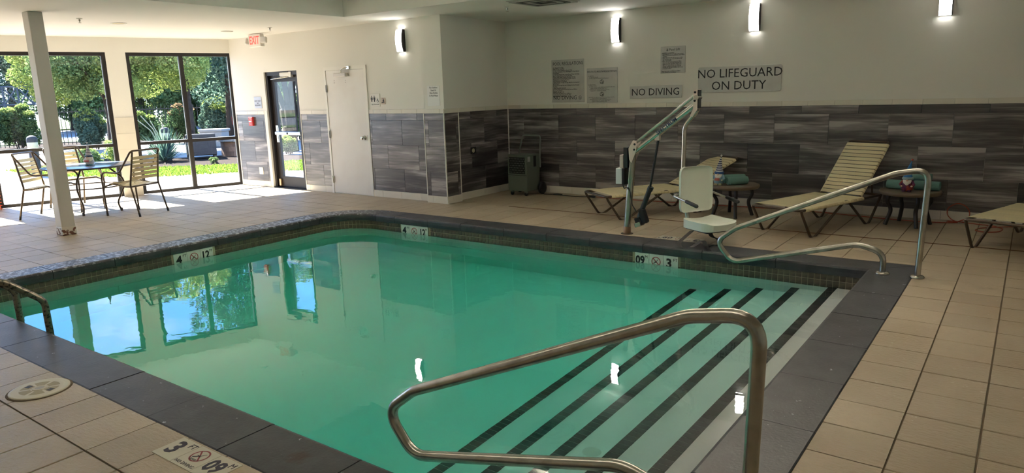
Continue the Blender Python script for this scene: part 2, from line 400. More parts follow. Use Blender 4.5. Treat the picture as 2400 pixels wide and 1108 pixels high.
# steps with a row of black nosing tiles each
tm = MB(); tm.box((-.0345, -.0235, 0), (.0345, .0235, .003)); tmesh = tm.mesh('nosing_tile')
NX = [5.99, 5.686, 5.38, 5.09, 4.755]; ND = [.035, .20, .36, .525, .69]
ords = ['top', 'second', 'third', 'fourth', 'lowest']
for k in range(5):
    x1 = W_+.03 if k == 0 else NX[k-1]
    st = thing('pool_step', ords[k]+' pool step under water with a black tiled edge', 'step', (NX[k], -2.2, -1.07), group='steps into the pool', kind='structure')
    m = MB(); m.box((NX[k], -L_-.03, -1.07), (x1, .03, WL-ND[k])); part('step_body', m, PLASTER, st, True)
    y = .005; q = wpos(st)
    while y > -L_:
        link('nosing_tile', tmesh, NOSING, st, (NX[k]+.037-q.x, y-q.y, WL-ND[k]-q.z)); y -= .05
# white return fitting on the fourth step
rf = MB(); rf.lathe([(.0, .012), (.03, .012), (.045, .006), (.05, 0)], 20)
o = tag(link('return_fitting', rf.mesh('return_fitting'), WHITE, None, (5.62, -3.3, WL-ND[2])), 'small round white fitting lying on the pool steps', 'fitting')
o.location = (5.55, -3.25, WL-ND[2])

# waterline mosaic: three rows of two inch tiles below the coping, on the two walls that can be seen
path = [Vector((W_, .03, 0)), Vector((RC, .03, 0))]
arc = [Vector((x, y, 0)) for x, y in ol[:13]]
pts = [Vector((W_+.0, .03, 0))]+arc+[Vector((-.03, -L_, 0))]
cum = [0]
for a, b in zip(pts, pts[1:]): cum.append(cum[-1]+(b-a).length)
def at(s):
    for i in range(len(pts)-1):
        if s <= cum[i+1] or i == len(pts)-2:
            d = (pts[i+1]-pts[i]).normalized(); return pts[i]+d*(s-cum[i]), d
tm = MB(); tm.box((-.0226, -.004, -.0226), (.0226, .004, .0226)); tmesh = tm.mesh('mosaic_tile')
bandB = thing('waterline_band', 'brown mosaic waterline band along the far pool wall', 'tile band', (3.1, .03, -.09), kind='structure')
bandW = thing('waterline_band', 'brown mosaic waterline band on the pool wall by the windows', 'tile band', (-.03, -2.2, -.09), kind='structure')
def strip(i0, i1, parent):
    m = MB(); pp = [pts[i] for i in range(i0, i1+1)]
    path = []
    for i, p in enumerate(pp):
        d = (pp[min(i+1, len(pp)-1)]-pp[max(i-1, 0)]).normalized(); nrm = Vector((-d.y, d.x, 0)); path.append((p, nrm))
    m.sweep([((p.x, p.y), (-o.x, -o.y)) for p, o in path], [(0, -.089), (0, -.243), (-.004, -.243), (-.004, -.089)]); part('grout_bed', m, MOSGR, parent, True)
strip(0, 7, bandB); strip(7, len(pts)-1, bandW)
mark_spans = [('b', .952, 1.392), ('b', 4.186, 4.642), ('w', -2.435, -1.985)]
s = .03; half = cum[7]
while s < cum[-1]-.03:
    p, d = at(s); onb = s < half
    skip = any((k == 'b' and p.y > .0 and a-.02 < p.x < b+.02) or (k == 'w' and p.x < 0 and a-.02 < p.y < b+.02) for k, a, b in mark_spans)
    if not skip:
        par = bandB if onb else bandW; q = wpos(par); nrm = Vector((-d.y, d.x, 0)); ang = math.atan2(d.y, d.x)
        for r in range(2 if not onb else 2):
            link('mosaic_tile', tmesh, MOSAIC, par, (p.x+nrm.x*.004-q.x, p.y+nrm.y*.004-q.y, -.118-r*.0505-q.z), (0, 0, ang))
    s += .0505
# third row, under the surface
for par, rng_ in ((bandB, (0, half)), (bandW, (half, cum[-1]))):
    m = MB(); s = rng_[0]+.03
    while s < rng_[1]-.02:
        p, d = at(s); nrm = Vector((-d.y, d.x, 0)); M_ = Matrix.Translation((p.x+nrm.x*.004, p.y+nrm.y*.004, -.2195)) @ Matrix.Rotation(math.atan2(d.y, d.x), 4, 'Z')
        m.box((-.0226, -.004, -.0226), (.0226, .004, .0226), M_); s += .0505
    o = part('submerged_tile_row', m, MOSAIC, par, True); o['kind'] = 'stuff'

# depth markers in the waterline
def water_marker(label, org, rot, order):
    t = thing('depth_marker', label, 'depth marker', org, group='depth markers at the waterline')
    for i, k in enumerate(order):
        m = MB(); m.box((-.0745, -.0775, -.006), (.0745, .0775, 0)); o = part('marker_tile', m, MARK, t)
        R = Matrix.Rotation(rot, 4, 'Z') @ Matrix.Rotation(PI/2, 4, 'X'); c = R @ Vector(((i-1)*.152, 0, .010))
        o.location = c; o.rotation_euler = (PI/2, 0, rot)
        def put(dx, dy): return R @ Vector(((i-1)*.152+dx, dy, .0112))
        if k == 'x': nodive(t, put(0, .005), (PI/2, 0, rot), .048)
        else:
            text(t, k[0], .125 if len(k[0]) == 1 else .115, put(-.018, .0), (PI/2, 0, rot), PRINT, sx=.85 if len(k[0]) > 1 else 1, off=.004)
            text(t, k[1], .042, put(.047, .04), (PI/2, 0, rot), PRINT)
    return t
water_marker('white depth marker reading 4 FT near the far rounded pool corner', (1.172, .022, -.168), 0, [('4', 'FT'), 'x', ('12', 'M')])
water_marker('white depth marker reading 09 M and 3 FT below the pool lift', (4.414, .022, -.168), 0, [('09', 'M'), 'x', ('3', 'FT')])
water_marker('white depth marker reading 4 FT on the pool wall by the windows', (-.022, -2.21, -.168), PI/2, [('4', 'FT'), 'x', ('12', 'M')])

# coping stones
cop = thing('pool_coping', 'dark grey painted stone coping around the pool', 'coping', (3.1, -2.2, 0), kind='structure')
def prof(wd):
    return [(.004, -.088), (0, -.05), (.001, -.02), (.008, -.006), (.022, -.0005), (.03, 0), (wd-.006, 0), (wd, -.004), (wd, -.088)]
def stone(path, wd):
    m = MB(); m.sweep(path, prof(wd)); o = part('coping_stone', m, COPING, cop, True); o.location.z += random.uniform(-.0012, .0012); return o
G = .003
bx = [.50, .8386, 1.4061, 1.9292, 2.565, 3.138, 3.674, 4.2757, 4.88, 5.55]
for a, b in zip(bx, bx[1:]): stone([((a+G, 0), (0, 1)), ((b-G, 0), (0, 1))], CW)
m = MB(); pr = prof(CW); k = len(pr)   # mitred stones at the back right corner
vs = [(bx[-1]+G, u, z) for u, z in pr]+[(W_+u*SW/CW-G, u, z) for u, z in pr]
m.add(vs, [(j, (j+1) % k, k+(j+1) % k, k+j) for j in range(k)]+[tuple(range(k)), tuple(reversed(range(k, 2*k)))]); part('coping_stone', m, COPING, cop, True)
sy = [-.7202-.6062*i for i in range(7)]
m = MB(); pr = prof(SW)
vs = [(W_+u, sy[0]+G, z) for u, z in pr]+[(W_+u, u*CW/SW-G, z) for u, z in pr]
m.add(vs, [(j, (j+1) % k, k+(j+1) % k, k+j) for j in range(k)]+[tuple(range(k)), tuple(reversed(range(k, 2*k)))]); part('coping_stone', m, COPING, cop, True)
for a, b in zip(sy, sy[1:]): stone([((W_, a-G), (1, 0)), ((W_, max(b, -L_-NW)+G), (1, 0))], SW)
nx = [1.4587+.6062*i for i in range(-2, 9)]
for a, b in zip([0.]+nx, nx+[W_]):
    if b-a > .02: stone([((b-G, -L_), (0, -1)), ((a+G, -L_), (0, -1))], NW)
stone([((0, -L_), (0, -1)), ((-CW, -L_), (0, -1))], NW)
wy = [-L_, -4.16, -3.598, -3.0375, -2.465, -1.918, -1.362, -.80, -.50]
for a, b in zip(wy, wy[1:]): stone([((0, b-G), (-1, 0)), ((0, a+G), (-1, 0))], CW)
for a0, a1 in ((90, 128), (128, 166), (166, 180)):
    pa = []
    for i in range(9):
        t = math.radians(a0+(a1-a0)*i/8); o_ = (math.cos(t), math.sin(t)); pa.append(((RC+RC*o_[0], -RC+RC*o_[1]), o_))
    stone(list(reversed(pa)) if False else pa, CW)
stone([((.45+G, 0), (0, 1)), ((.50-G, 0), (0, 1))], CW); stone([((0, -.45-G), (-1, 0)), ((0, -.50+G), (-1, 0))], CW)
m = MB(); m.prism([(x, y) for x, y in inner_outline(.05)][:13]+[(-.05, -.9), (-.29, -.9), (-.29, .29), (.9, .29), (.9, .05)], -.088, -.006) if False else None

# ---------------------------------------------------------------- room shell
WA = .2891; WD = Vector((math.sin(WA), math.cos(WA), 0)); WN = Vector((math.cos(WA), -math.sin(WA), 0)); W0 = Vector((-4.5087, 0, 0))
def wp(s, d=0., z=0.):
    """window wall: s along, d into the room, z up"""
    p = W0+WD*s+WN*d; return Vector((p.x, p.y, z))
YB, YD, YP, XR = 2.648, 1.177, 1.088, .728         # back wall, entrance wall, pier face, recess wall
XE, YN = 9.6, -8.2                                 # right wall, wall behind the camera
ZC, ZT = 2.53, 3.0
sC = (YD-0)/WD.y                                   # corner window wall / entrance wall
def clip(poly, a, b, c):
    """keep a*x+b*y<=c"""
    out = []; n = len(poly)
    for i in range(n):
        p, q = poly[i], poly[(i+1) % n]; fp = a*p[0]+b*p[1]-c; fq = a*q[0]+b*q[1]-c
        if fp <= 0: out.append(p)
        if (fp < 0 < fq) or (fq < 0 < fp):
            t = fp/(fp-fq); out.append((p[0]+(q[0]-p[0])*t, p[1]+(q[1]-p[1])*t))
    return out
wc = W0.dot(WN)
def inroom(poly, off=0.): return clip(poly, -WN.x, -WN.y, -(wc+off))
OX0, OX1, OY0, OY1 = -CW, W_+SW, -L_-NW, CW        # outside of the coping
floor = thing('floor', 'beige square tiled pool deck floor', 'floor', (3, 0, 0), kind='structure')
regions = [('w', [(-8, YN), (OX0, YN), (OX0, OY1), (-8, OY1)], OX0, -5.035),
           ('a', [(-8, OY1), (.43, OY1), (.43, YD), (-8, YD)], OX0, OY1),
           ('p', [(.43, OY1), (.80, OY1), (.80, YP), (.43, YP)], OX0, OY1),
           ('b', [(.80, OY1), (OX1, OY1), (OX1, 1.29), (.80, 1.29)], OX1, 1.29),
           ('c', [(XR, 1.29), (XE, 1.29), (XE, YB), (XR, YB)], OX1, 1.29),
           ('r', [(OX1, YN), (XE, YN), (XE, 1.29), (OX1, 1.29)], OX1, -.379),
           ('n', [(OX0, YN), (OX1, YN), (OX1, OY0), (OX0, OY0)], 3.692, OY0)]
base = MB(); cells = []
TS = .2965
hole_c, hole_r = (3.04, -4.857), .142
for nm, poly, gx, gy in regions:
    base.prism(inroom(poly), -.10, -.006)
    x0, x1 = min(p[0] for p in poly), max(p[0] for p in poly); y0, y1 = min(p[1] for p in poly), max(p[1] for p in poly)
    ty = .2935 if nm == 'r' else (.328 if nm == 'n' else TS)
    i0, i1 = math.floor((x0-gx)/TS)-1, math.ceil((x1-gx)/TS)+1; j0, j1 = math.floor((y0-gy)/ty)-1, math.ceil((y1-gy)/ty)+1
    for i in range(i0, i1):
        for j in range(j0, j1):
            g = .0035; sh = .0 
            c = [(gx+i*TS+g, gy+j*ty+g), (gx+(i+1)*TS-g, gy+j*ty+g), (gx+(i+1)*TS-g, gy+(j+1)*ty-g), (gx+i*TS+g, gy+(j+1)*ty-g)]
            q = clip(clip(clip(clip(c, -1, 0, -(x0+.004)), 1, 0, x1-.004), 0, -1, -(y0+.004)), 0, 1, y1-.004)
            if len(q) > 2: q = inroom(q, .01)
            if len(q) < 3: continue
            ar = .5*abs(sum(q[k][0]*q[(k+1) % len(q)][1]-q[(k+1) % len(q)][0]*q[k][1] for k in range(len(q))))
            if ar < .0015: continue
            cx, cy = sum(p[0] for p in q)/len(q), sum(p[1] for p in q)/len(q)
            pr_ = project((cx, cy, 0)); sz = 0
            if pr_ and -260 < pr_[0] < 2660 and -100 < pr_[1] < 1350:
                pp = [project((x, y, 0)) for x, y in q]
                if all(pp):
                    sz = .5*abs(sum(pp[k][0]*pp[(k+1) % len(pp)][1]-pp[(k+1) % len(pp)][0]*pp[k][1] for k in range(len(pp))))
                    if not (0 < pr_[0] < 2400 and 0 < pr_[1] < 1108): sz *= .05
            cells.append((sz, q, (cx, cy), full := (len(q) == 4 and abs(ar-(TS-2*g)*(ty-2*g)) < 1e-6), ty))
# corner pieces outside the rounded coping corner
cpoly = [(RC+(RC+CW)*math.cos(PI/2+PI/2*i/12), -RC+(RC+CW)*math.sin(PI/2+PI/2*i/12)) for i in range(13)]+[(OX0, OY1)]
for a in (cpoly[:7]+[cpoly[-1]], cpoly[6:13]+[cpoly[-1]]):
    base.prism(a, -.10, -.006); cells.append((1e4, a, (sum(p[0] for p in a)/len(a), sum(p[1] for p in a)/len(a)), False, TS))
part('grout_bed', base, GROUT, floor, True)
cells.sort(key=lambda c: -c[0]); far = MB(); shared = {}
markd = (4.251-.012, -4.885, 4.71, -4.70)
def covered(c):   # deck tiles replaced by the marker or cut by the skimmer lid stay, slightly below
    return markd[0] < c[0] < markd[2] and markd[1]-.1 < c[1] < markd[3]
fq = wpos(floor)
for k, (sz, q, c, full, ty) in enumerate(cells):
    if k < 298:
        dz = random.uniform(-.0008, .0008)
        if full:
            if ty not in shared:
                m = MB(); hx, hy = (TS-.007)/2, (ty-.007)/2; cc = .003
                m.add([(-hx, -hy, -.008), (hx, -hy, -.008), (hx, hy, -.008), (-hx, hy, -.008), (-hx, -hy, -cc), (hx, -hy, -cc), (hx, hy, -cc), (-hx, hy, -cc),
                       (-hx+cc, -hy+cc, 0), (hx-cc, -hy+cc, 0), (hx-cc, hy-cc, 0), (-hx+cc, hy-cc, 0)],
                      [(0, 1, 5, 4), (1, 2, 6, 5), (2, 3, 7, 6), (3, 0, 4, 7), (4, 5, 9, 8), (5, 6, 10, 9), (6, 7, 11, 10), (7, 4, 8, 11), (8, 9, 10, 11)])
                shared[ty] = m.mesh('floor_tile')
            me = shared[ty]
        else:
            m = MB(); m.prism([(x-c[0], y-c[1]) for x, y in q], -.008, 0); me = m.mesh('floor_tile')
        link('floor_tile', me, DECK, floor, (c[0]-fq.x, c[1]-fq.y, dz-.0005-fq.z))
    else: far.prism(q, -.008, -.0005)
o = part('more_floor_tiles', far, DECK, floor, True); o['kind'] = 'stuff'
# sealed joint in the deck behind the loungers
m = MB(); pp = [(1.7+.1*i, 1.288+.004*math.sin(i*1.7)+.003*math.sin(i*.61), .0005) for i in range(80)]; m.tube(pp, .006, 6)
part('joint_seal', m, mat('joint_seal', (.15, .075, .03), .8), floor, True)

def wall(name, label): return thing(name, label, 'wall', (0, 0, 0), kind='structure')
# ceiling with a raised tray over the pool
TR = (-.20, 6.9, -4.95, .33)
ceil_ = thing('ceiling', 'white plaster ceiling with a raised tray over the pool', 'ceiling', (0, 0, ZC), kind='structure')
m = MB()
m.prism(inroom([(-9, YN-.2), (TR[0], YN-.2), (TR[0], YB+.2), (-9, YB+.2)], -.2) if True else None, ZC, ZT+.15)
m.prism([(TR[0], TR[3]), (XE+.2, TR[3]), (XE+.2, YB+.2), (TR[0], YB+.2)], ZC, ZT+.15)
m.prism([(TR[1], YN-.2), (XE+.2, YN-.2), (XE+.2, TR[3]), (TR[1], TR[3])], ZC, ZT+.15)
m.prism([(TR[0], YN-.2), (TR[1], YN-.2), (TR[1], TR[2]), (TR[0], TR[2])], ZC, ZT+.15)
m.prism([(TR[0], TR[2]), (TR[1], TR[2]), (TR[1], TR[3]), (TR[0], TR[3])], ZT, ZT+.15)
part('ceiling_plaster', m, CEILP, ceil_, True)

# added fill lamps on the tray ledges above the view, brightening the dim room
for nm, p0, p1, watt in (('near edge', (TR[0]+.4, TR[2]+.06), (TR[1]-.4, TR[2]+.06), 9.), ('right edge', (TR[1]-.06, TR[2]+.4), (TR[1]-.06, TR[3]-.4), 1.2), ('back edge', (2.7, TR[3]-.06), (TR[1]-.3, TR[3]-.06), 17.)):
    a, b = Vector((*p0, ZC+.10)), Vector((*p1, ZC+.10)); d = b-a; c = (a+b)/2
    t = thing('added_fill_light', 'long added fill light, out of view on the %s of the ceiling tray' % nm, 'added fill light', c, math.atan2(d.y, d.x), group='added fill lights in the ceiling tray')
    m = MB(); m.rbox((-d.length/2, -.05, -.05), (d.length/2, .05, -.012), .01); part('fixture_body', m, WHITE, t)
    li = bpy.data.lights.new('added_fill_lamp', 'AREA'); li.shape = 'RECTANGLE'; li.size = d.length; li.size_y = .06; li.energy = watt; li.spread = math.radians(130); li.color = (1, .90, .78)
    lo = bpy.data.objects.new('added_fill_lamp', li); COL.objects.link(lo); lo.parent = t; lo.rotation_euler = (PI+.0, 0, 0)

ZR0, ZR1, ZB = 1.243, 1.302, .103     # chair rail bottom and top, baseboard height
ROWS = [(1.1465, 1.2425), (.7905, 1.1455), (.4375, .7895), (.1035, .4365)]
TWD = .618
tile_cache = {}
def tilebox(wd, ht, th, name):
    key = (round(wd, 3), round(ht, 3), round(th, 4))
    if key not in tile_cache:
        m = MB(); c = .0015; hx, hz = wd/2, ht/2
        m.add([(-hx, 0, -hz), (hx, 0, -hz), (hx, 0, hz), (-hx, 0, hz), (-hx, -th+c, -hz), (hx, -th+c, -hz), (hx, -th+c, hz), (-hx, -th+c, hz),
               (-hx+c, -th, -hz+c), (hx-c, -th, -hz+c), (hx-c, -th, hz-c), (-hx+c, -th, hz-c)],
              [(0, 1, 5, 4), (1, 2, 6, 5), (2, 3, 7, 6), (3, 0, 4, 7), (4, 5, 9, 8), (5, 6, 10, 9), (6, 7, 11, 10), (7, 4, 8, 11), (8, 9, 10, 11)])
        tile_cache[key] = m.mesh(name)
    return tile_cache[key]
def clad(parent, org, rz, u0, u1, off, rail0=None, rail_off=0., grey=True, base=True, trims=()):
    """tile the lower wall from u0 to u1 along its own axis; the face looks to local -y"""
    R = Matrix.Rotation(rz, 4, 'Z'); org = Vector(org); pq = wpos(parent)
    def put(name, u, z, wd, ht, th, m, dy=0.):
        p = org+R @ Vector((u, dy, z)); link(name, tilebox(wd, ht, th, name), m, parent, p-pq, (0, 0, rz))
    def put_run(name, step, o_, z, ht, th, m, dy=0.):
        k = math.floor((u0-o_)/step)-1
        while o_+k*step < u1:
            a, b = max(u0, o_+k*step)+.001, min(u1, o_+(k+1)*step)-.001; k += 1
            if b-a > .012: put(name, (a+b)/2, z, b-a, ht, th, m, dy)
    if grey:
        for i, (z0, z1) in enumerate(ROWS): put_run('wall_tile', TWD, off+(0 if i % 2 == 0 else TWD/2), (z0+z1)/2, z1-z0, .008, WTILE)
    put_run('chair_rail_tile', .295, rail_off, (ZR0+ZR1)/2, ZR1-ZR0-.002, .012, CREAM)
    if base: put_run('base_tile', .39, rail_off+.1, ZB/2, ZB-.002, .013, CREAM)
    for u in trims: put('corner_trim', u, ZR0/2, .014, ZR0, .014, WHITE)

wb = wall('wall_back', 'long back wall with dark streaked tiles below cream paint')
m = MB(); m.box((XR-.2, YB, -.1), (XE+.2, YB+.2, ZC+.1)); part('painted_wall', m, WALLP, wb, True)
clad(wb, (0, YB, 0), 0, XR+.004, XE, 1.337, rail_off=2.159, trims=(XR+.012,))
wr = wall('wall_recess', 'shaded side wall of the niche beside the dehumidifier')
m = MB(); m.box((XR-.2, 1.376, -.1), (XR, YB, ZC+.1)); part('painted_wall', m, WALLP, wr, True)
# face looks to +x: local -y -> +x, so rotate by +90 degrees; local x -> +y
clad(wr, (XR, 0, 0), PI/2, 1.385, YB-.004, 2.648-.30, rail_off=1.5, trims=(1.392,))
wpier = wall('wall_pier', 'white pier with streaked tiles between the entrance wall and the niche')
m = MB(); m.box((.43, YP, -.1), (.808, 1.376, ZC+.1)); part('painted_wall', m, WALLP, wpier, True)
clad(wpier, (0, YP, 0), 0, .43, .808, .2, rail_off=.44, trims=(.437, .801))
clad(wpier, (.808, 0, 0), PI/2, YP, 1.376, 1.0, rail_off=1.08, trims=(1.369,))
we = wall('wall_entrance', 'white wall with the exit door and the white door, grey tiles below')
xc = wp(sC).x
EX0, EX1, EZ = -3.25, -2.378, 1.94
m = MB(); m.box((xc-.02, YD, -.1), (EX0, YD+.2, ZC+.1)); m.box((EX1, YD, -.1), (.43, YD+.2, ZC+.1)); m.box((EX0, YD, EZ), (EX1, YD+.2, ZC+.1)); part('painted_wall', m, WALLP, we, True)
clad(we, (0, YD, 0), 0, xc+.004, EX0-.075, -4.3, rail_off=-4.1, trims=(xc+.02,))
clad(we, (0, YD, 0), 0, EX1+.02, -1.706, -2.20, rail_off=-2.36, trims=(EX1+.025,))
clad(we, (0, YD, 0), 0, -.752, .43, -.40, rail_off=-.66)
m = MB(); m.box((EX0-.075, YD-.008, 0), (EX0, YD+.0, ZR1)); part('jamb_tile', m, CREAM, we, True)
wr2 = wall('wall_right', 'plain painted wall on the right of the pool hall')
m = MB(); m.box((XE, YN, -.1), (XE+.2, YB, ZC+.1)); part('painted_wall', m, WALLP, wr2, True)
wn = wall('wall_near', 'plain painted wall behind the near deck')
m = MB(); m.box((-8, YN-.2, -.1), (XE+.2, YN, ZC+.1)); part('painted_wall', m, WALLP, wn, True)
# window wall
ww = wall('wall_window', 'cream window wall with tiled piers facing the garden')
WINS = [(-.405, 1.25), (-2.37, -.69), (-4.33, -2.655), (-6.3, -4.62)]
WZ1 = 2.30
def wbox(mb, s0, s1, d0, d1, z0, z1):
    vs = [wp(s, d, z) for z in (z0, z1) for s, d in ((s0, d0), (s1, d0), (s1, d1), (s0, d1))]
    return mb.add(vs, [(0, 1, 2, 3), (7, 6, 5, 4), (4, 5, 1, 0), (5, 6, 2, 1), (6, 7, 3, 2), (7, 4, 0, 3)])
m = MB(); WT = .16
wbox(m, -8.7, sC+.3, -WT, 0, WZ1, ZC+.1)
for a, b in ((WINS[0][1], sC+.3), (WINS[1][1], WINS[0][0]), (WINS[2][1], WINS[1][0]), (WINS[3][1], WINS[2][0]), (-8.7, WINS[3][0])): wbox(m, a, b, -WT, 0, -.1, WZ1)
part('painted_wall', m, WALLP, ww, True)
for a, b in ((WINS[1][1], WINS[0][0]), (WINS[2][1], WINS[1][0])):      # piers clad in large cream tiles
    for k in range(5):
        z0, z1 = k*.255, min(k*.255+.253, ZR1); mm = MB(); wbox(mm, a+.002, b-.002, 0, .012, z0, z1); part('pier_tile', mm, CREAM, ww, True)
mm = MB(); wbox(mm, WINS[0][1]+.004, sC-.004, 0, .012, ZR0, ZR1); part('chair_rail_tile', mm, CREAM, ww, True)
mm = MB(); wbox(mm, WINS[0][1]+.004, sC-.004, 0, .013, 0, ZB); part('base_tile', mm, CREAM, ww, True)
# (the sliver of wall between window and corner is too narrow for more than one tile)
mm = MB(); wbox(mm, WINS[0][1]+.02, sC-.02, 0, .008, ZB, ZR0) if sC-WINS[0][1] > .05 else None
if mm.v: part('wall_tile', mm, WTILE, ww, True)

for i, (a, b) in enumerate(WINS):
    t = thing('window_%d' % (i+1), ['two-bay bronze window beside the exit door corner', 'two-bay bronze window behind the white column', 'bronze framed garden window beyond the picture edge', 'bronze framed garden window at the near end'][i], 'window', wp((a+b)/2, -.05, 0), kind='structure')
    d0, d1 = -.11, -.03; fw = .055; mid = (a+b)/2+(0 if i else .005)
    fr = MB()
    wbox(fr, a, a+fw, d0, d1, 0, WZ1); wbox(fr, b-fw, b, d0, d1, 0, WZ1); wbox(fr, a+fw, b-fw, d0, d1, WZ1-.055, WZ1); wbox(fr, a+fw, b-fw, d0, d1, 0, .05)
    part('frame', fr, BRONZE, t, True)
    mu = MB(); wbox(mu, mid-.03, mid+.03, d0, d1, .05, WZ1-.055); part('mullion', mu, BRONZE, t, True)
    for s0, s1 in ((a+fw, mid-.03), (mid+.03, b-fw)):
        ra = MB(); wbox(ra, s0, s1, d0, d1, .815, .865); part('rail', ra, BRONZE, t, True)
        for z0, z1 in ((.05, .815), (.865, WZ1-.055)):
            g = MB(); wbox(g, s0-.004, s1+.004, -.074, -.068, z0-.004, z1+.004); part('pane', g, GLASS, t, True)
            bd = MB()   # pale glazing bead
            wbox(bd, s1-.012, s1, -.066, -.05, z0, z1); part('bead', bd, mat('bead_grey', (.25, .27, .30), .4), t, True)
    li = bpy.data.lights.new('window_portal', 'AREA'); li.shape = 'RECTANGLE'; li.size = b-a; li.size_y = WZ1; li.cycles.is_portal = True
    lo = bpy.data.objects.new('window_portal', li); COL.objects.link(lo); lo.location = wp((a+b)/2, -.17, WZ1/2)
    lo.rotation_euler = WN.to_track_quat('-Z', 'Z').to_euler()
li = bpy.data.lights.new('window_portal', 'AREA'); li.shape = 'RECTANGLE'; li.size = EX1-EX0; li.size_y = EZ; li.cycles.is_portal = True
lo = bpy.data.objects.new('window_portal', li); COL.objects.link(lo); lo.location = ((EX0+EX1)/2, YD+.21, EZ/2); lo.rotation_euler = Vector((0, -1, 0)).to_track_quat('-Z', 'Z').to_euler()

# exit door
d1_ = thing('door_1', 'bronze glass exit door with a chrome push bar', 'door', ((EX0+EX1)/2, YD, 0), kind='structure')
yd = YD+.10
m = MB(); m.box((EX0, YD+.03, 0), (EX0+.05, yd+.05, EZ)); m.box((EX1-.05, YD+.03, 0), (EX1, yd+.05, EZ)); m.box((EX0+.05, YD+.03, EZ-.06), (EX1-.05, yd+.05, EZ)); m.box((EX0, YD, -.01), (EX1, yd+.08, .012)); part('frame', m, BRONZE, d1_, True)
lx0, lx1 = EX0+.054, EX1-.054
lf = MB(); lf.box((lx0, yd-.02, .015), (lx0+.11, yd+.025, EZ-.065)); lf.box((lx1-.10, yd-.02, .015), (lx1, yd+.025, EZ-.065)); lf.box((lx0+.11, yd-.02, .015), (lx1-.10, yd+.025, .19)); lf.box((lx0+.11, yd-.02, EZ-.165), (lx1-.10, yd+.025, EZ-.065)); leaf = part('leaf', lf, BRONZE, d1_, True)
g = MB(); g.box((lx0+.105, yd, .185), (lx1-.095, yd+.006, EZ-.16)); part('pane', g, GLASS, d1_, True)
m = MB(); m.rbox((lx0+.06, yd-.075, .90), (lx1-.02, yd-.04, .955), .012); pb = part('push_bar', m, mat('push_bar_metal', (.60, .64, .72), .3, .8), d1_, True)
m = MB(); m.rbox((lx0+.055, yd-.04, .77), (lx0+.105, yd-.019, 1.06), .006); part('bar_housing', m, STEELB, d1_, True)
m = MB(); m.lathe([(.018, 0), (.018, .006), (0, .008)], 14, ((lx0+lx1)/2+.02, yd-.075, .928), Matrix.Rotation(PI/2, 4, 'X')); part('bar_lock', m, BLACK, d1_, True)
m = MB(); m.rbox((-2.86, yd-.085, EZ-.085), (-2.60, yd-.02, EZ-.02), .02); m.box((-2.62, yd-.08, EZ-.10), (-2.56, yd-.03, EZ-.015)); cl = part('door_closer', m, WHITE, d1_, True)
m = MB(); m.tube([(-2.68, yd-.05, EZ-.09), (-2.75, yd-.12, EZ-.105), (-3.12, yd-.06, EZ-.12)], .009, 8); part('closer_arm', m, STEEL, d1_, True)
m = MB(); m.rbox((lx0+.03, yd-.055, .03), (lx0+.075, yd-.02, .15), .008); part('door_stop', m, mat('brass', (.55, .40, .25), .35, .8), d1_, True)
# white door
d2 = thing('door_2', 'plain white door with a round silver knob', 'door', (-1.23, YD, 0), kind='structure')
m = MB(); y0 = YD-.016; m.box((-1.706, y0, 0), (-1.662, YD+.03, 1.952)); m.box((-.805, y0, 0), (-.755, YD+.03, 1.952)); m.box((-1.662, y0, 1.902), (-.805, YD+.03, 1.952)); part('frame', m, WHITE, d2, True)
m = MB(); m.rbox((-1.658, YD-.010, .008), (-.809, YD+.03, 1.897), .003); part('leaf', m, DOORW, d2, True)
for z in (.22, .93, 1.63):
    m = MB(); m.box((-1.670, YD-.026, z-.055), (-1.645, YD-.010, z+.055)); m.tube([(-1.66, YD-.028, z-.055), (-1.66, YD-.028, z+.055)], .006, 8); part('hinge', m, STEEL, d2, True)
kb = MB(); kb.lathe([(.034, 0), (.034, .008), (.014, .012), (.013, .035), (.026, .042), (.030, .055), (.022, .068), (0, .072)], 18, (-.875, YD-.010, .885), Matrix.Rotation(PI/2, 4, 'X')); part('knob', kb, STEELB, d2, True)
m = MB(); m.box((-.812, YD-.014, .845), (-.800, YD-.008, .925)); part('strike_plate', m, STEEL, d2, True)
m = MB(); m.rbox((-1.42, YD-.075, 1.80), (-1.14, YD-.010, 1.855), .015); part('door_closer', m, mat('closer_grey', (.60, .57, .54), .4), d2, True)
m = MB(); m.tube([(-1.27, YD-.045, 1.86), (-1.25, YD-.06, 1.905), (-1.19, YD-.05, 1.93), (-1.12, YD-.03, 1.93)], .009, 8); m.box((-1.15, YD-.04, 1.905), (-1.09, YD-.014, 1.95)); part('closer_arm', m, STEELB, d2, True)
for x in (-1.47, -1.22):
    for z in (1.715, 1.745):
        m = MB(); m.lathe([(.005, 0), (.005, .002), (0, .002)], 8, (x, YD-.0105, z), Matrix.Rotation(PI/2, 4, 'X')); part('screw_hole', m, PRINT, d2, True)
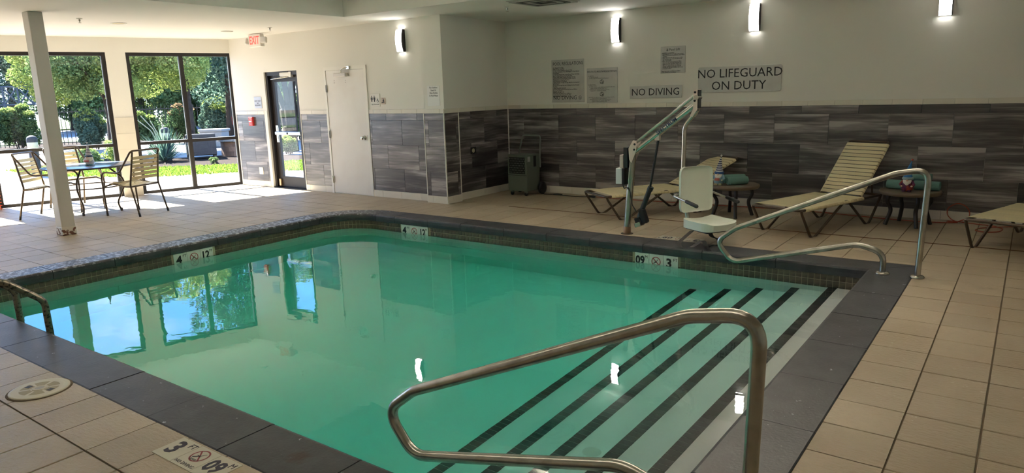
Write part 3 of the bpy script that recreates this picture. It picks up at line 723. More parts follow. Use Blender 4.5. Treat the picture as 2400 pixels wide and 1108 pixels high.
# column
co = thing('column', 'white square steel column with chipped rusty foot beside the patio table', 'column', (-1.888, -2.695, 0), kind='structure')
colm = mat('column_paint', (.60, .59, .565), .5, bump=(3, .25))
m = MB(); m.rbox((-1.973, -2.772, 0), (-1.806, -2.622, ZC), .012); part('shaft', m, colm, co, True)
def chip_mat():
    m = bpy.data.materials.new('chipped_paint'); m.use_nodes = True; t = m.node_tree; b = t.nodes['Principled BSDF']; g = N(t, 'NewGeometry')
    n = N(t, 'TexNoise', i_Scale=22., i_Detail=4.0); L(t, g.outputs['Position'], n.inputs[0]); s = N(t, 'SeparateXYZ'); L(t, g.outputs['Position'], s.inputs[0])
    a = N(t, 'Math', operation='MULTIPLY_ADD'); a.inputs[1].default_value = -2.0; L(t, s.outputs[2], a.inputs[0]); L(t, n.outputs[0], a.inputs[2])
    r = N(t, 'ValToRGB'); e = r.color_ramp.elements; e[0].position = .44; e[0].color = (.64, .62, .57, 1); e[1].position = .47; e[1].color = (.14, .05, .03, 1)
    L(t, a.outputs[0], r.inputs[0]); L(t, r.outputs[0], b.inputs['Base Color']); return m
m = MB(); m.rbox((-1.977, -2.776, 0), (-1.802, -2.618, .10), .012); part('rusty_foot', m, chip_mat(), co, True)

# ---------------------------------------------------------------- handrails, ladder
def handrail(yr, label):
    t = thing('pool_handrail', label, 'handrail', (6.53, yr, 0), group='stainless handrails over the pool steps')
    pts = [(6.655, 0), (6.668, .835), (6.40, .795), (5.03, .205), (5.12, -.075), (6.335, .235), (6.41, .20), (6.41, 0)]
    rr = [0, .13, .2, .12, .11, .12, .1, 0]
    pts = [(6.652, 0), (6.672, .845), (6.45, .805), (5.22, .262), (5.05, .13), (5.20, -.045), (6.22, .222), (6.41, .17), (6.41, 0)]
    p3 = fillet([(x, yr, z) for x, z in pts], [0, .10, .25, .2, .09, .12, .2, .13, 0], 8)
    m = MB(); m.tube(p3, .0235, 14); part('rail', m, STEEL, t, True)
    for x in (6.652, 6.41):
        f = MB(); f.lathe([(.052, .0), (.054, .008), (.045, .018), (.027, .022)], 22, (x, yr, 0)); part('flange', f, STEEL, t, True)
    return t
handrail(-.105, 'stainless handrail at the far end of the steps, beside the pool lift')
handrail(-4.205, 'stainless handrail in front, nearest over the pool steps')
ld = thing('pool_ladder', 'worn stainless pool ladder on the near coping at the left edge', 'ladder', (1.7, -4.6, 0))
OLDST = mat('worn_steel', (.30, .26, .20), .35, .9, var=(45, (.07, .06, .055), .5, .62))
for x in (1.45, 1.95):
    m = MB(); m.tube(fillet([(x, -4.37, -.9), (x, -4.385, .21), (x, -4.62, .41), (x, -4.95, .45), (x, -5.12, .30), (x, -5.12, 0)], [0, .10, .25, .15, .12, 0], 7), .022, 12); part('grab_rail', m, OLDST, ld, True)
for z in (-.35, -.65):
    m = MB(); m.rbox((1.45, -4.40, z-.012), (1.95, -4.33, z+.012), .008); part('tread', m, OLDST, ld, True)

# ---------------------------------------------------------------- pool lift
lf = thing('pool_lift', 'pool lift with steel mast, pale plastic seat and hanging black straps', 'pool lift', (3.904, .40, 0))
y = .40
m = MB(); m.tube([(3.904, y, .06), (3.968, y, .93)], .036, 18); part('mast', m, STEEL, lf, True)
m = MB(); m.lathe([(.037, 0), (.040, .01), (.040, .075), (.037, .08)], 20, (3.902, y, 0)); part('base_collar', m, mat('rusty_steel', (.33, .22, .14), .5, .7), lf, True)
m = MB(); m.lathe([(.065, 0), (.065, .004), (.04, .006)], 20, (3.902, y, 0)); part('deck_socket', m, mat('socket_dark', (.10, .07, .05), .6, .5), lf, True)
m = MB()
def plate(pts, y0, y1):
    n = len(pts); mm = MB(); mm.add([(x, y0, z) for x, z in pts]+[(x, y1, z) for x, z in pts], [tuple(range(n)), tuple(reversed(range(n, 2*n)))]+[(i, n+i, n+(i+1) % n, (i+1) % n) for i in range(n)]); return mm
pl = [(3.948, .785), (3.938, .90), (3.990, .985), (4.030, .978), (4.022, .875), (3.972, .755)]
for dy in (-.048, .042): part('bracket_plate', plate(pl, y+dy, y+dy+.006), PLATEP, lf, True)
m = MB(); m.tube([(3.985, y, .865), (4.645, y, 1.345)], .030, 16); part('main_arm', m, STEELB, lf, True)
m = MB(); m.tube([(4.005, y-.0, .962), (4.635, y-.0, 1.432)], .016, 12); part('upper_arm', m, STEELB, lf, True)
pl2 = [(4.608, 1.475), (4.648, 1.475), (4.650, 1.29), (4.600, 1.215), (4.578, 1.228), (4.607, 1.295)]
for dy in (-.045, .039): part('end_plate', plate([(x+.012, z) for x, z in pl2], y+dy, y+dy+.006), PLATEP, lf, True)
for x, z in ((4.008, .945), (4.003, .89), (4.638, 1.45), (4.636, 1.37)):
    m = MB(); m.lathe([(.011, 0), (.011, .006), (0, .007)], 10, (x, y-.048, z), Matrix.Rotation(PI/2, 4, 'X')); part('bolt', m, BLACK, lf, True)
m = MB(); m.box((4.64, y-.036, 1.30), (4.668, y+.036, 1.47)); part('pivot_block', m, DARKGR, lf, True)
m = MB(); m.tube([(4.648, y-.046, 1.40), (4.648, y+.05, 1.40)], .024, 14); part('pivot_pin', m, STEELB, lf, True)
m = MB(); m.tube(fillet([(4.650, y, 1.285), (4.520, y, 1.13), (4.512, y, .70), (4.575, y, .16)], [0, .14, .1, 0], 8), .022, 14); part('seat_mast', m, STEELB, lf, True)
text(lf, 'SPECTRUM', .052, (4.345-3.904, -.0325, 1.127), (PI/2, -math.atan2(.48, .66), 0), mat('navy_print', (.02, .03, .10), .5), sx=1.0, off=.001)
m = MB(); m.tube([(4.150, y-.0, .445), (4.245, y, .985)], .012, 12); part('actuator_rod', m, DARKGR, lf, True)
m = MB(); m.tube([(4.035, y, .165), (4.165, y, .505)], .026, 14); m.tube([(4.155, y, .475), (4.172, y, .512)], .030, 14); part('actuator_tube', m, DARKGR, lf, True)
M_ = Matrix.Translation((4.045, y, .14)) @ Matrix.Rotation(-.35, 4, 'Y')
m = MB(); m.rbox((-.035, -.04, -.045), (.035, .04, .05), .012, M=M_); m.rbox((.03, -.035, -.035), (.10, .035, .12), .02, M=M_); part('motor', m, BLACK, lf, True)
m = MB(); m.rbox((-.05, -.043, -.05), (.02, .043, .0), .008, M=M_); part('motor_bracket', m, STEELB, lf, True)
m = MB(); m.box((4.215, y-.02, .985), (4.262, y+.02, 1.045), Matrix.Translation((0, 0, 0))); part('clevis', m, PLATEP, lf, True)
m = MB(); m.rbox((3.797, y-.06, .53), (3.868, y+.06, .695), .008); part('control_box', m, mat('box_grey', (.62, .68, .71), .5), lf, True)
m = MB(); m.rbox((3.868, y-.055, .525), (3.898, y+.055, .695), .006); part('box_back', m, BLACK, lf, True)
m = MB(); m.rbox((3.838, y-.05, .695), (3.878, y+.05, .833), .006); part('battery', m, PLATEP, lf, True)
m = MB(); m.box((3.880, y-.045, .70), (3.925, y+.045, .91)); part('mount_bracket', m, DARKGR, lf, True)
m = MB(); m.tube(fillet([(3.865, y-.03, .53), (3.88, y-.03, .48), (3.915, y-.045, .50), (3.955, y-.05, .47), (3.985, y-.05, .32), (4.03, y-.04, .25)], .05, 5), .006, 8); part('cable', m, BLACK, lf, True)
# seat, built square to its own facing
SR = Matrix.Translation((4.81, .365, 0)) @ Matrix.Rotation(math.radians(-30), 4, 'Z')
m = MB(); nu, nv = 10, 10; top = []; bot = []
for i in range(nu+1):
    for j in range(nv+1):
        u, v = i/nu*2-1, j/nv*2-1
        cx = (abs(u)**5+abs(v)**5)**.2; k = min(1, 1/cx if cx > 1 else 1)
        x_, y_ = u*.205*k, v*.20*k
        edge = max(abs(u), abs(v))
        z_ = .225+.022*abs(v)**2.5-.02*(1-u*u)*(1-v*v)+.014*(u < -.4)*(abs(u)-.4)
        if edge > .99: z_ -= .018
        top.append(SR @ Vector((x_*1.0, y_, z_)))
for p in [p for p in top]: bot.append(Vector((p.x, p.y, .150)))
fs = [(i*(nv+1)+j, (i+1)*(nv+1)+j, (i+1)*(nv+1)+j+1, i*(nv+1)+j+1) for i in range(nu) for j in range(nv)]
nn = (nu+1)*(nv+1); per = [j for j in range(nv+1)]+[i*(nv+1)+nv for i in range(1, nu+1)]+[nu*(nv+1)+j for j in range(nv-1, -1, -1)]+[i*(nv+1) for i in range(nu-1, 0, -1)]
m.add(top+bot, fs+[tuple(nn+i for i in reversed(f)) for f in fs]+[(per[i], per[(i+1) % len(per)], nn+per[(i+1) % len(per)], nn+per[i]) for i in range(len(per))], False)
part('seat_pan', m, SEATP, lf, True)
m = MB(); m.rbox((-.16, -.17, .132), (.17, .17, .150), .02, M=SR); part('seat_plate', m, BLACK, lf, True)
# backrest: gently dished panel
m = MB(); fr_, bk_ = [], []; nu, nv = 10, 12
for i in range(nu+1):
    for j in range(nv+1):
        u, v = i/nu*2-1, j/nv*2-1
        cx = (abs(u)**9+abs(v)**9)**(1/9); k = 1/cx if cx > 1 else 1
        yy, zz = u*.195*k, .505+v*.225*k
        dx = .018*abs(u)**2-.02*(zz-.28)
        dish = -.014 if (abs(u) < .62 and -.55 < v < .68) else 0
        fr_.append(SR @ Vector((-.215+dx+dish*.5, yy, zz))); bk_.append(SR @ Vector((-.247+dx, yy, zz)))
fs = [(i*(nv+1)+j, i*(nv+1)+j+1, (i+1)*(nv+1)+j+1, (i+1)*(nv+1)+j) for i in range(nu) for j in range(nv)]
nn = len(fr_); per = [j for j in range(nv+1)]+[i*(nv+1)+nv for i in range(1, nu+1)]+[nu*(nv+1)+j for j in range(nv-1, -1, -1)]+[i*(nv+1) for i in range(nu-1, 0, -1)]
m.add(fr_+bk_, [tuple(reversed(f)) for f in fs]+[tuple(nn+i for i in f) for f in fs]+[(per[i], nn+per[i], nn+per[(i+1) % len(per)], per[(i+1) % len(per)]) for i in range(len(per))], True)
part('backrest', m, SEATP, lf, True)
for sgn in (-1, 1):
    a = [SR @ Vector(p) for p in ((-.27, sgn*.05, .46), (-.27, sgn*.24, .455), (.0 if sgn < 0 else -.02, sgn*.245, .415))]
    m = MB(); m.tube(fillet(a, [0, .04, 0], 6), .0115, 12); ar = part('armrest', m, STEELB, lf, True)
    g = MB(); p0 = SR @ Vector((-.06, sgn*.245, .425)); p1 = SR @ Vector((.12, sgn*.247, .395)); g.tube([p0, p0+(p1-p0)*.06, p0+(p1-p0)*.94, p1], [.012, .0185, .0185, .012], 12); part('grip', g, BLACK, ar, True)
def webbing(pts, wd, side):
    pts = [Vector(p) for p in fillet(pts, .05, 5)]; mm = MB(); vs = []; sd_ = Vector(side).normalized()*wd/2
    for p in pts: vs += [p-sd_, p+sd_]
    n_ = len(pts); up = Vector((0, 0, .0022))
    mm.add([tuple(v) for v in vs], [(2*i, 2*i+1, 2*i+3, 2*i+2) for i in range(n_-1)]); return mm
for pts, sd_ in (([(4.70, .20, .14), (4.62, .07, .04), (4.66, .0, .006), (4.76, .05, .012), (4.83, .16, .075), (4.88, .09, .03), (4.945, .015, .004)], (.93, .30, 0)),
                 ([(4.84, .28, .14), (4.87, .27, .08), (4.93, .28, .07), (4.955, .27, .03), (4.95, .23, .004), (4.87, .22, .006)], (.93, .30, 0))):
    mb = webbing(pts, .042, sd_); part('strap', mb, BLACK, lf, True)

# ---------------------------------------------------------------- sun loungers
def lounger_proto(rec_deg, label, name='sun_lounger'):
    """local: y from foot (0) to head, x across"""
    t = thing(name, label, 'sun lounger', group='strapped sun loungers along the back wall')
    hw, hb, zs = .275, .222, .285; piv = 1.16; bl = .71; ra = math.radians(rec_deg)
    for sgn in (-1, 1):
        x = sgn*hw
        m = MB()
        pts = [(x, .0, zs), (x, .03, zs-.01), (x, .20, .014), (x, .34, .02), (x, .79, zs-.012), (x, .85, zs-.012), (x, 1.22, .014), (x, 1.34, .02), (x, 1.52, zs-.03), (x, 1.50, zs)]
        pts = [(x, .0, zs), (x, .015, zs-.04), (x, .205, -.035), (x, .80, zs+.03), (x, 1.255, -.035), (x, 1.47, zs-.04), (x, 1.49, zs)]
        m.tube(fillet(pts, [0, .05, .085, .12, .085, .05, 0], 10), .0135, 10); part('leg', m, FRAMEB, t)
        m = MB(); m.tube([(x, .02, zs), (x, piv+.34, zs)], .0135, 10); part('side_rail', m, FRAMEB, t)
        m = MB(); m.tube([(sgn*hb, piv, zs+.01), (sgn*hb, piv+bl*math.cos(ra), zs+.01+bl*math.sin(ra))], .0125, 10); part('back_rail', m, FRAMEB, t)
    m = MB(); m.tube(fillet([(-hw, .10, zs), (-hw, -.005, zs), (hw, -.005, zs), (hw, .10, zs)], .04, 5), .0135, 10); part('foot_rail', m, FRAMEB, t)
    e = Vector((0, piv+bl*math.cos(ra), zs+.01+bl*math.sin(ra))); d = Vector((0, math.cos(ra), math.sin(ra)))
    m = MB(); q = e+d*.05; m.tube(fillet([(-hb, e.y, e.z), (-hb, q.y, q.z), (hb, q.y, q.z), (hb, e.y, e.z)], .035, 5), .0125, 10); part('head_rail', m, FRAMEB, t)
    m = MB(); m.tube([(-hw, piv+.33, zs), (hw, piv+.33, zs)], .0125, 10); part('cross_rail', m, FRAMEB, t)
    mid = piv+bl*.55*math.cos(ra)
    for x in (-.18, .18): m = MB(); m.tube([(x, piv+.33, zs), (x, mid, zs+bl*.55*math.sin(ra))], .009, 8); part('back_prop', m, FRAMEB, t)
    # straps: flat band with wrapped round ends
    def strap_mesh(wd, half):
        m = MB(); pr = [(-half-.018, -.012), (-half-.020, .0), (-half-.012, .014), (-half, .018), (half, .018), (half+.012, .014), (half+.020, 0), (half+.018, -.012), (half+.008, -.018), (half, -.0165), (half-.004, .014), (-half+.004, .014), (-half, -.0165), (-half-.008, -.018)]
        n = len(pr); vs = [(x, -wd/2, z) for x, z in pr]+[(x, wd/2, z) for x, z in pr]
        m.add(vs, [(i, n+i, n+(i+1) % n, (i+1) % n) for i in range(n)]+[tuple(range(n)), tuple(reversed(range(n, 2*n)))]); return m.mesh('strap')
    sm = strap_mesh(.047, hw); k = 0; yy = .085
    while yy < piv-.02:
        link('seat_strap', sm, STRAP, t, (0, yy, zs)); yy += .0505
    sm2 = strap_mesh(.043, hb); s_ = .03
    while s_ < bl-.01:
        p = Vector((0, piv, zs+.01))+d*s_; link('back_strap', sm2, STRAP, t, p, (ra, 0, 0)); s_ += .0515
    return t
LA = math.radians(-18.5)
l2 = lounger_proto(46, 'beige strap sun lounger between the two side tables, backrest raised high'); l2.location = (5.265, .985, 0); l2.rotation_euler = (0, 0, LA)
l1 = lounger_proto(25, 'beige strap sun lounger behind the pool lift, backrest set low'); l1.location = (3.148, 1.07, 0); l1.rotation_euler = (0, 0, math.radians(-33.5))
l3 = lounger_proto(35, 'beige strap sun lounger cut off by the right edge of the picture'); l3.location = (7.13, 1.0, 0); l3.rotation_euler = (0, 0, LA)

# ---------------------------------------------------------------- side tables, towels, gnomes
TOPM = mat('brown_table_top', (.15, .115, .075), .45)
LEGM = mat('dark_table_leg', (.022, .018, .016), .4)
def side_table(loc, h, label):
    t = thing('side_table', label, 'side table', loc, group='round side tables')
    m = MB(); m.lathe([(0, h-.045), (.20, h-.045), (.235, h-.05), (.285, h-.042), (.297, h-.022), (.292, h-.004), (.280, h), (0, h)], 40); part('table_top', m, TOPM, t)
    for k in range(4):
        a = math.radians(28+90*k); c, s_ = math.cos(a), math.sin(a)
        m = MB(); pp = fillet([(.20*c, .20*s_, h-.045), (.225*c, .225*s_, h-.12), (.17*c, .17*s_, .17), (.225*c, .225*s_, 0)], .2, 6); n_ = len(pp)
        m.tube(pp, .020, 10); part('leg', m, LEGM, t)
    return t
T1 = (4.50, 1.93, 0); T2 = (6.29, 2.20, 0); H1, H2 = .375, .372
side_table(T1, H1, 'brown round side table behind the lift seat, striped-hat gnome on top')
side_table(T2, H2, 'brown round side table holding the blue-hatted gnome and towels')
TOWEL = mat('teal_towel', (.155, .30, .265), .95, bump=(180, .5))
def towel(loc, rz, ln, r, label, group):
    m = MB(); turns = 2.6; n_ = 60; prof_ = []
    for i in range(n_+1):
        a = 2*PI*turns*i/n_; rr = r*(.22+.78*i/n_); prof_.append((rr*math.cos(a+.6), rr*math.sin(a+.6)))
    th = r*.19; inn = []
    for i in range(n_+1):
        a = 2*PI*turns*i/n_; rr = max(.004, r*(.22+.78*i/n_)-th); inn.append((rr*math.cos(a+.6), rr*math.sin(a+.6)))
    loop = prof_+list(reversed(inn)); k = len(loop)
    xsn = [-ln/2, -ln/2+.012, 0, ln/2-.012, ln/2]
    vs = [(x, yy*(1.0 if abs(x) < ln/2-.001 else .97), r+zz*(1.0 if abs(x) < ln/2-.001 else .97)) for x in xsn for yy, zz in loop]
    fs = [(j*k+i, j*k+(i+1) % k, (j+1)*k+(i+1) % k, (j+1)*k+i) for j in range(len(xsn)-1) for i in range(k)]
    for j, rev in ((0, True), (len(xsn)-1, False)):
        for i in range(n_):
            f = (j*k+i, j*k+i+1, j*k+k-2-i, j*k+k-1-i); fs.append(tuple(reversed(f)) if rev else f)
    m.add(vs, fs, True)
    o = link('rolled_towel', m.mesh('rolled_towel'), TOWEL, None, loc, (0, 0, rz)); tag(o, label, 'towel', group); return o
towel((T1[0]+.06, T1[1]-.055, H1), math.radians(48), .25, .05, 'teal rolled towel in front beside the striped-hat gnome', 'rolled towels')
towel((T1[0]-.02, T1[1]+.075, H1), math.radians(40), .25, .055, 'teal rolled towel behind the front roll on the striped-hat gnome table', 'rolled towels')
towel((T2[0]-.12, T2[1]+.02, H2), math.radians(-14), .21, .052, 'teal rolled towel at the left side of the blue-hatted gnome', 'rolled towels')
towel((T2[0]+.15, T2[1]+.02, H2), math.radians(-6), .24, .052, 'teal rolled towel at the right side of the blue-hatted gnome', 'rolled towels')
towel((T2[0]+.05, T2[1]+.10, H2+.085), math.radians(-10), .26, .045, 'teal rolled towel resting on top behind the blue-hatted gnome', 'rolled towels')
def stripe_mat(name, c1, c2, k):
    m = bpy.data.materials.new(name); m.use_nodes = True; t = m.node_tree; b = t.nodes['Principled BSDF']; tc = N(t, 'TexCoord')
    s_ = N(t, 'SeparateXYZ'); L(t, tc.outputs['Object'], s_.inputs[0]); a = N(t, 'Math', operation='MULTIPLY'); a.inputs[1].default_value = k; L(t, s_.outputs[2], a.inputs[0])
    f = N(t, 'Math', operation='FRACT'); L(t, a.outputs[0], f.inputs[0]); g = N(t, 'Math', operation='GREATER_THAN'); g.inputs[1].default_value = .5; L(t, f.outputs[0], g.inputs[0])
    x = N(t, 'MixRGB'); x.inputs[1].default_value = (*c1, 1); x.inputs[2].default_value = (*c2, 1); L(t, g.outputs[0], x.inputs[0]); L(t, x.outputs[0], b.inputs['Base Color']); b.inputs['Roughness'].default_value = .8; return m
def gnome(loc, rz, h, label, hat, body, beard, extra, lean=.0):
    t = thing('garden_gnome', label, 'gnome', loc, rz, group='garden gnomes on the tables')
    k = h/.33
    m = MB(); m.lathe([(.045*k, .008*k), (.058*k, .03*k), (.062*k, .06*k), (.055*k, .10*k), (.040*k, .135*k), (.02*k, .15*k), (0, .152*k)], 20); part('body', m, body, t)
    m = MB(); hp = []
    n_ = 9; ctr = [(lean*k*(i/n_)**2*.06, 0, (.13+.20*i/n_)*k) for i in range(n_+1)]; m.tube(ctr, [max(.002, .050*k*(1-(i/n_)**.9)) for i in range(n_+1)], 16); ht = part('hat', m, hat, t)
    m = MB(); m.lathe([(.048*k, .125*k), (.054*k, .132*k), (.053*k, .145*k), (.046*k, .152*k)], 18); part('hat_brim', m, extra[0], ht)
    m = MB(); m.lathe([(0, -.012*k), (.009*k, -.008*k), (.013*k, 0), (.009*k, .009*k), (0, .012*k)], 12, (lean*k*.06, 0, .333*k)); part('hat_tip', m, extra[1], ht)
    m = MB(); vs = []; # beard: tapered shield bulging in front
    for i in range(7):
        z_ = (.128-.085*i/6)*k; wd = .042*k*math.sin(PI*(1-(i/6)*.93)*.5+.0)*(1 if i else .9); yf = -(.046+.018*math.sin(PI*i/6))*k
        for j in range(5):
            u = j/4*2-1; vs.append((u*wd, yf+abs(u)**2*.018*k, z_))
    m.add(vs, [(i*5+j, i*5+j+1, i*5+j+6, i*5+j+5) for i in range(6) for j in range(4)], True); part('beard', m, beard, t)
    m = MB(); m.lathe([(0, -.011*k), (.009*k, -.006*k), (.011*k, 0), (.008*k, .008*k), (0, .011*k)], 12, (0, -.058*k, .122*k)); part('nose', m, mat('gnome_skin', (.72, .50, .38), .6), t)
    for sgn in (-1, 1):
        m = MB(); m.tube([(sgn*.045*k, -.01*k, .105*k), (sgn*.062*k, -.03*k, .075*k), (sgn*.05*k, -.05*k, .062*k)], [.014*k, .015*k, .012*k], 10); a = part('arm', m, body, t)
        m = MB(); m.lathe([(0, -.01*k), (.01*k, -.004*k), (.01*k, .005*k), (0, .01*k)], 10, (sgn*.046*k, -.055*k, .060*k)); part('hand', m, extra[2], a)
        m = MB(); m.rbox((sgn*.026*k-.018*k, -.066*k, 0), (sgn*.026*k+.018*k, -.005*k, .02*k), .01*k); part('shoe', m, extra[3], t)
    return t
GW = mat('gnome_white', (.72, .70, .64), .7); GBL = mat('gnome_light_blue', (.25, .42, .55), .6); GNAVY = mat('gnome_blue', (.03, .10, .30), .6)
g1 = gnome((T1[0]-.125, T1[1]-.13, H1), math.radians(5), .335, 'gnome with tall navy and white striped hat and light blue coat', stripe_mat('navy_stripes', (.02, .03, .10), (.75, .76, .78), 42), GBL, GW, [GNAVY, GW, mat('gnome_cream', (.65, .60, .45), .6), mat('gnome_sandal', (.55, .50, .32), .6)], .35)
m = MB(); m.rbox((-.03, -.085, .055), (.025, -.066, .085), .006); part('held_fish', m, mat('gnome_pink', (.55, .16, .13), .6), g1)
g2 = gnome((T2[0]-.015, T2[1]-.13, H2), math.radians(0), .325, 'gnome with plain blue hat, white beard and red purple coat', mat('gnome_hat_blue', (.03, .19, .50), .6), mat('gnome_plum', (.10, .015, .07), .6, var=(14, (.42, .07, .03), .45, .62)), GW, [mat('gnome_brim', (.30, .42, .45), .7), mat('gnome_red', (.50, .10, .06), .6), mat('gnome_skin2', (.72, .50, .38), .6), mat('gnome_shoe', (.05, .01, .04), .6)], .45)
g3 = gnome((-3.36, -1.70, .667), math.radians(38), .31, 'gnome with grey striped hat and blue sunglasses on the patio table', stripe_mat('grey_stripes', (.14, .15, .19), (.70, .70, .72), 46), mat('gnome_pale', (.66, .66, .64), .6), GW, [mat('gnome_shades', (.03, .07, .14), .35), GW, GW, mat('gnome_teal', (.12, .30, .33), .6)], .0)
m = MB(); m.rbox((-.03, -.085, .05), (.03, -.066, .075), .006); part('held_boat', m, mat('gnome_pink', (.55, .16, .13), .6), g3)

# ---------------------------------------------------------------- dehumidifier and cords
dh = thing('dehumidifier', 'grey green wheeled dehumidifier in the corner of the niche', 'dehumidifier', (1.24, 2.30, 0), math.radians(-3))
DG = mat('grey_green_metal', (.135, .165, .135), .5); DGD = mat('grille_dark', (.012, .014, .013), .6); DGH = mat('handle_grey', (.19, .21, .19), .45)
m = MB(); m.rbox((-.175, -.15, .07), (.175, .17, .60), .008); bd = part('cabinet', m, DG, dh)
m = MB(); m.box((-.145, -.153, .325), (.145, -.149, .565)); gr_ = part('grille', m, DGD, dh)
m = MB()
for r in range(7):
    for c_ in range(10):
        x = -.128+c_*.028+(.014 if r % 2 else 0)
        if x < .14: m.lathe([(.0055, 0), (.0055, .001), (0, .001)], 6, (x, -.1535, .345+r*.033), Matrix.Rotation(PI/2, 4, 'X'))
o = part('grille_holes', m, mat('grille_light', (.34, .37, .35), .5), gr_); o['kind'] = 'stuff'
m = MB(); m.box((-.176, -.152, .300), (.176, -.148, .306)); part('panel_seam', m, DGD, dh)
m = MB(); m.box((.1745, -.12, .50), (.178, -.06, .575)); part('rating_label', m, mat('label_grey', (.40, .40, .40), .6), dh)
m = MB(); m.box((.1745, .02, .42), (.178, .08, .575)); part('side_slot', m, DGD, dh)
m = MB(); m.tube(fillet([(-.185, .14, .18), (-.185, .14, .60), (-.155, .20, .86), (.175, .20, .86), (.205, .14, .60), (.205, .14, .40)], .06, 6), .011, 10); part('handle', m, DGH, dh)
for x in (-.13, .13):
    m = MB(); m.lathe([(.0, -.015), (.026, -.015), (.030, -.008), (.030, .008), (.026, .015), (0, .015)], 16, (x, -.11, .030), Matrix.Rotation(PI/2, 4, 'Y')); ca = part('caster', m, BLACK, dh)
    m = MB(); m.box((x-.02, -.13, .04), (x+.02, -.09, .07)); part('caster_fork', m, DGH, ca)
for x in (-.20, .215):
    m = MB(); m.lathe([(0, -.02), (.055, -.02), (.085, -.018), (.092, 0), (.085, .018), (.055, .02), (0, .02)], 24, (x, .17, .092), Matrix.Rotation(PI/2, 4, 'Y')); wl_ = part('wheel', m, BLACK, dh)
    m = MB(); m.lathe([(0, .021), (.03, .021), (.035, .018)], 16, (x, .17, .092), Matrix.Rotation(PI/2, 4, 'Y')); part('hub', m, DGD, wl_)
m = MB(); m.tube(fillet([(1.475, 2.44, .012), (1.52, 2.43, .006), (1.62, 2.45, .006), (1.70, 2.52, .006), (1.80, 2.50, .006), (1.76, 2.44, .007), (1.64, 2.43, .008), (1.85, 2.43, .006), (2.0, 2.42, .006), (2.26, 2.45, .006)], .06, 5), .0055, 8)
bc = thing('power_cord', 'black power cord on the deck from the dehumidifier', 'cord', (1.9, 2.43, 0)); part('cable', m, BLACK, bc, True)
m = MB(); m.tube([(2.24, 2.448, .016), (2.26, 2.45, .016), (2.33, 2.455, .016), (2.36, 2.457, .014)], [.008, .016, .018, .012], 10); part('plug', m, BLACK, bc, True)
oc = thing('extension_cord', 'orange extension cord along the back wall under the loungers', 'cord', (5.0, 2.5, 0))
ORANGE = mat('orange_cord', (.42, .075, .035), .5)
cordp = [(2.37, 2.457, .012), (2.7, 2.47, .006), (3.04, 2.486, .006), (3.6, 2.50, .006), (4.205, 2.53, .006), (4.6, 2.56, .006), (4.977, 2.575, .006), (5.4, 2.54, .006), (5.709, 2.485, .006), (6.0, 2.44, .006), (6.36, 2.40, .006), (6.62, 2.45, .006),
         (6.73, 2.50, .008), (6.70, 2.55, .012), (6.63, 2.54, .012), (6.62, 2.50, .012), (6.70, 2.47, .012), (6.83, 2.56, .06), (6.80, 2.615, .16), (6.70, 2.63, .205), (6.61, 2.62, .14), (6.61, 2.60, .07), (6.67, 2.56, .012), (6.82, 2.52, .006), (7.05, 2.45, .006), (7.13, 2.32, .006), (7.10, 2.13, .006), (6.98, 2.06, .006), (6.89, 2.12, .006), (6.93, 2.27, .006), (7.08, 2.38, .010), (7.25, 2.55, .006), (7.7, 2.58, .006)]
m = MB(); m.tube(fillet(cordp, .12, 5), .005, 8); part('cable', m, ORANGE, oc, True)

# ---------------------------------------------------------------- signs
def wall_sign(name, label, x0, x1, z0, z1, y, th=.008, m_=SIGNM, round_=.006, cat='sign'):
    t = thing(name, label, cat, ((x0+x1)/2, y, (z0+z1)/2))
    hw, hh = (x1-x0)/2, (z1-z0)/2; mm = MB()
    mm.rbox((-hw, -hh, 0), (hw, hh, th), round_); o = part('plate', mm, m_, t); o.rotation_euler = UP; return t, hw, hh, -th-.0008
t, hw, hh, fy = wall_sign('pool_regulations_sign', 'grey POOL REGULATIONS sign ending in NO DIVING', 1.543, 2.087, 1.331, 1.930, YB)
text(t, 'POOL REGULATIONS', .066, (-.247, fy, hh-.058), UP, PRINT, 'LEFT', sx=.80)
rules = ['No Lifeguard On Duty', 'Swim At Your Own Risk', 'Pool For Use By Registered Guests Only', 'No Glass Containers, Food, Beverages Or Pets Allowed', 'In Pool Area', 'A Cleansing Shower Bath Using Warm Water And Soap', 'Must Be Taken Before Entering The Pool', 'Persons With Open Wounds, Bandages Or Any', 'Symptoms Of A Communicable Disease Shall Be', 'Prevented From Entering The Pool', 'Swimming Alone Is Prohibited', 'Children Under 14 Years Of Age Must Be Accompanied', 'By An Adult', 'Running And Rough Play Are Prohibited In And Around', 'The Pool', 'Cutoffs Should Be Removed', 'Excessive Body Lotions Should Be Removed Before', 'Entering The Water', 'Bathing Load max. - 18', 'Pool Hours Are 8:00 a.m. to 10:00 p.m.', 'No Alcohol In Pool Area At Any Time', 'Maximum Pool Depth 4 Feet']
o = text(t, '\n'.join(rules), .0225, (-.247, fy, -.012), UP, PRINT, 'LEFT', sx=.86, line=.85, off=.0004)
text(t, 'NO DIVING', .078, (-.247, fy, -hh+.062), UP, PRINT, 'LEFT', sx=.98); nodive(t, (.205, fy, -hh+.062), UP, .026, PRINT)
t, hw, hh, fy = wall_sign('resuscitation_sign', 'grey MOUTH TO MOUTH RESUSCITATION sign with small drawings', 2.131, 2.612, 1.314, 1.790, YB)
text(t, 'MOUTH-TO-MOUTH RESUSCITATION', .034, (0, fy, hh-.05), UP, PRINT, sx=.80)
text(t, 'A. AIRWAY\n   1. Clear the mouth\n   2. Place victim on back, tilt head backward', .018, (-.215, fy, .115), UP, PRINT, 'LEFT', line=.9)
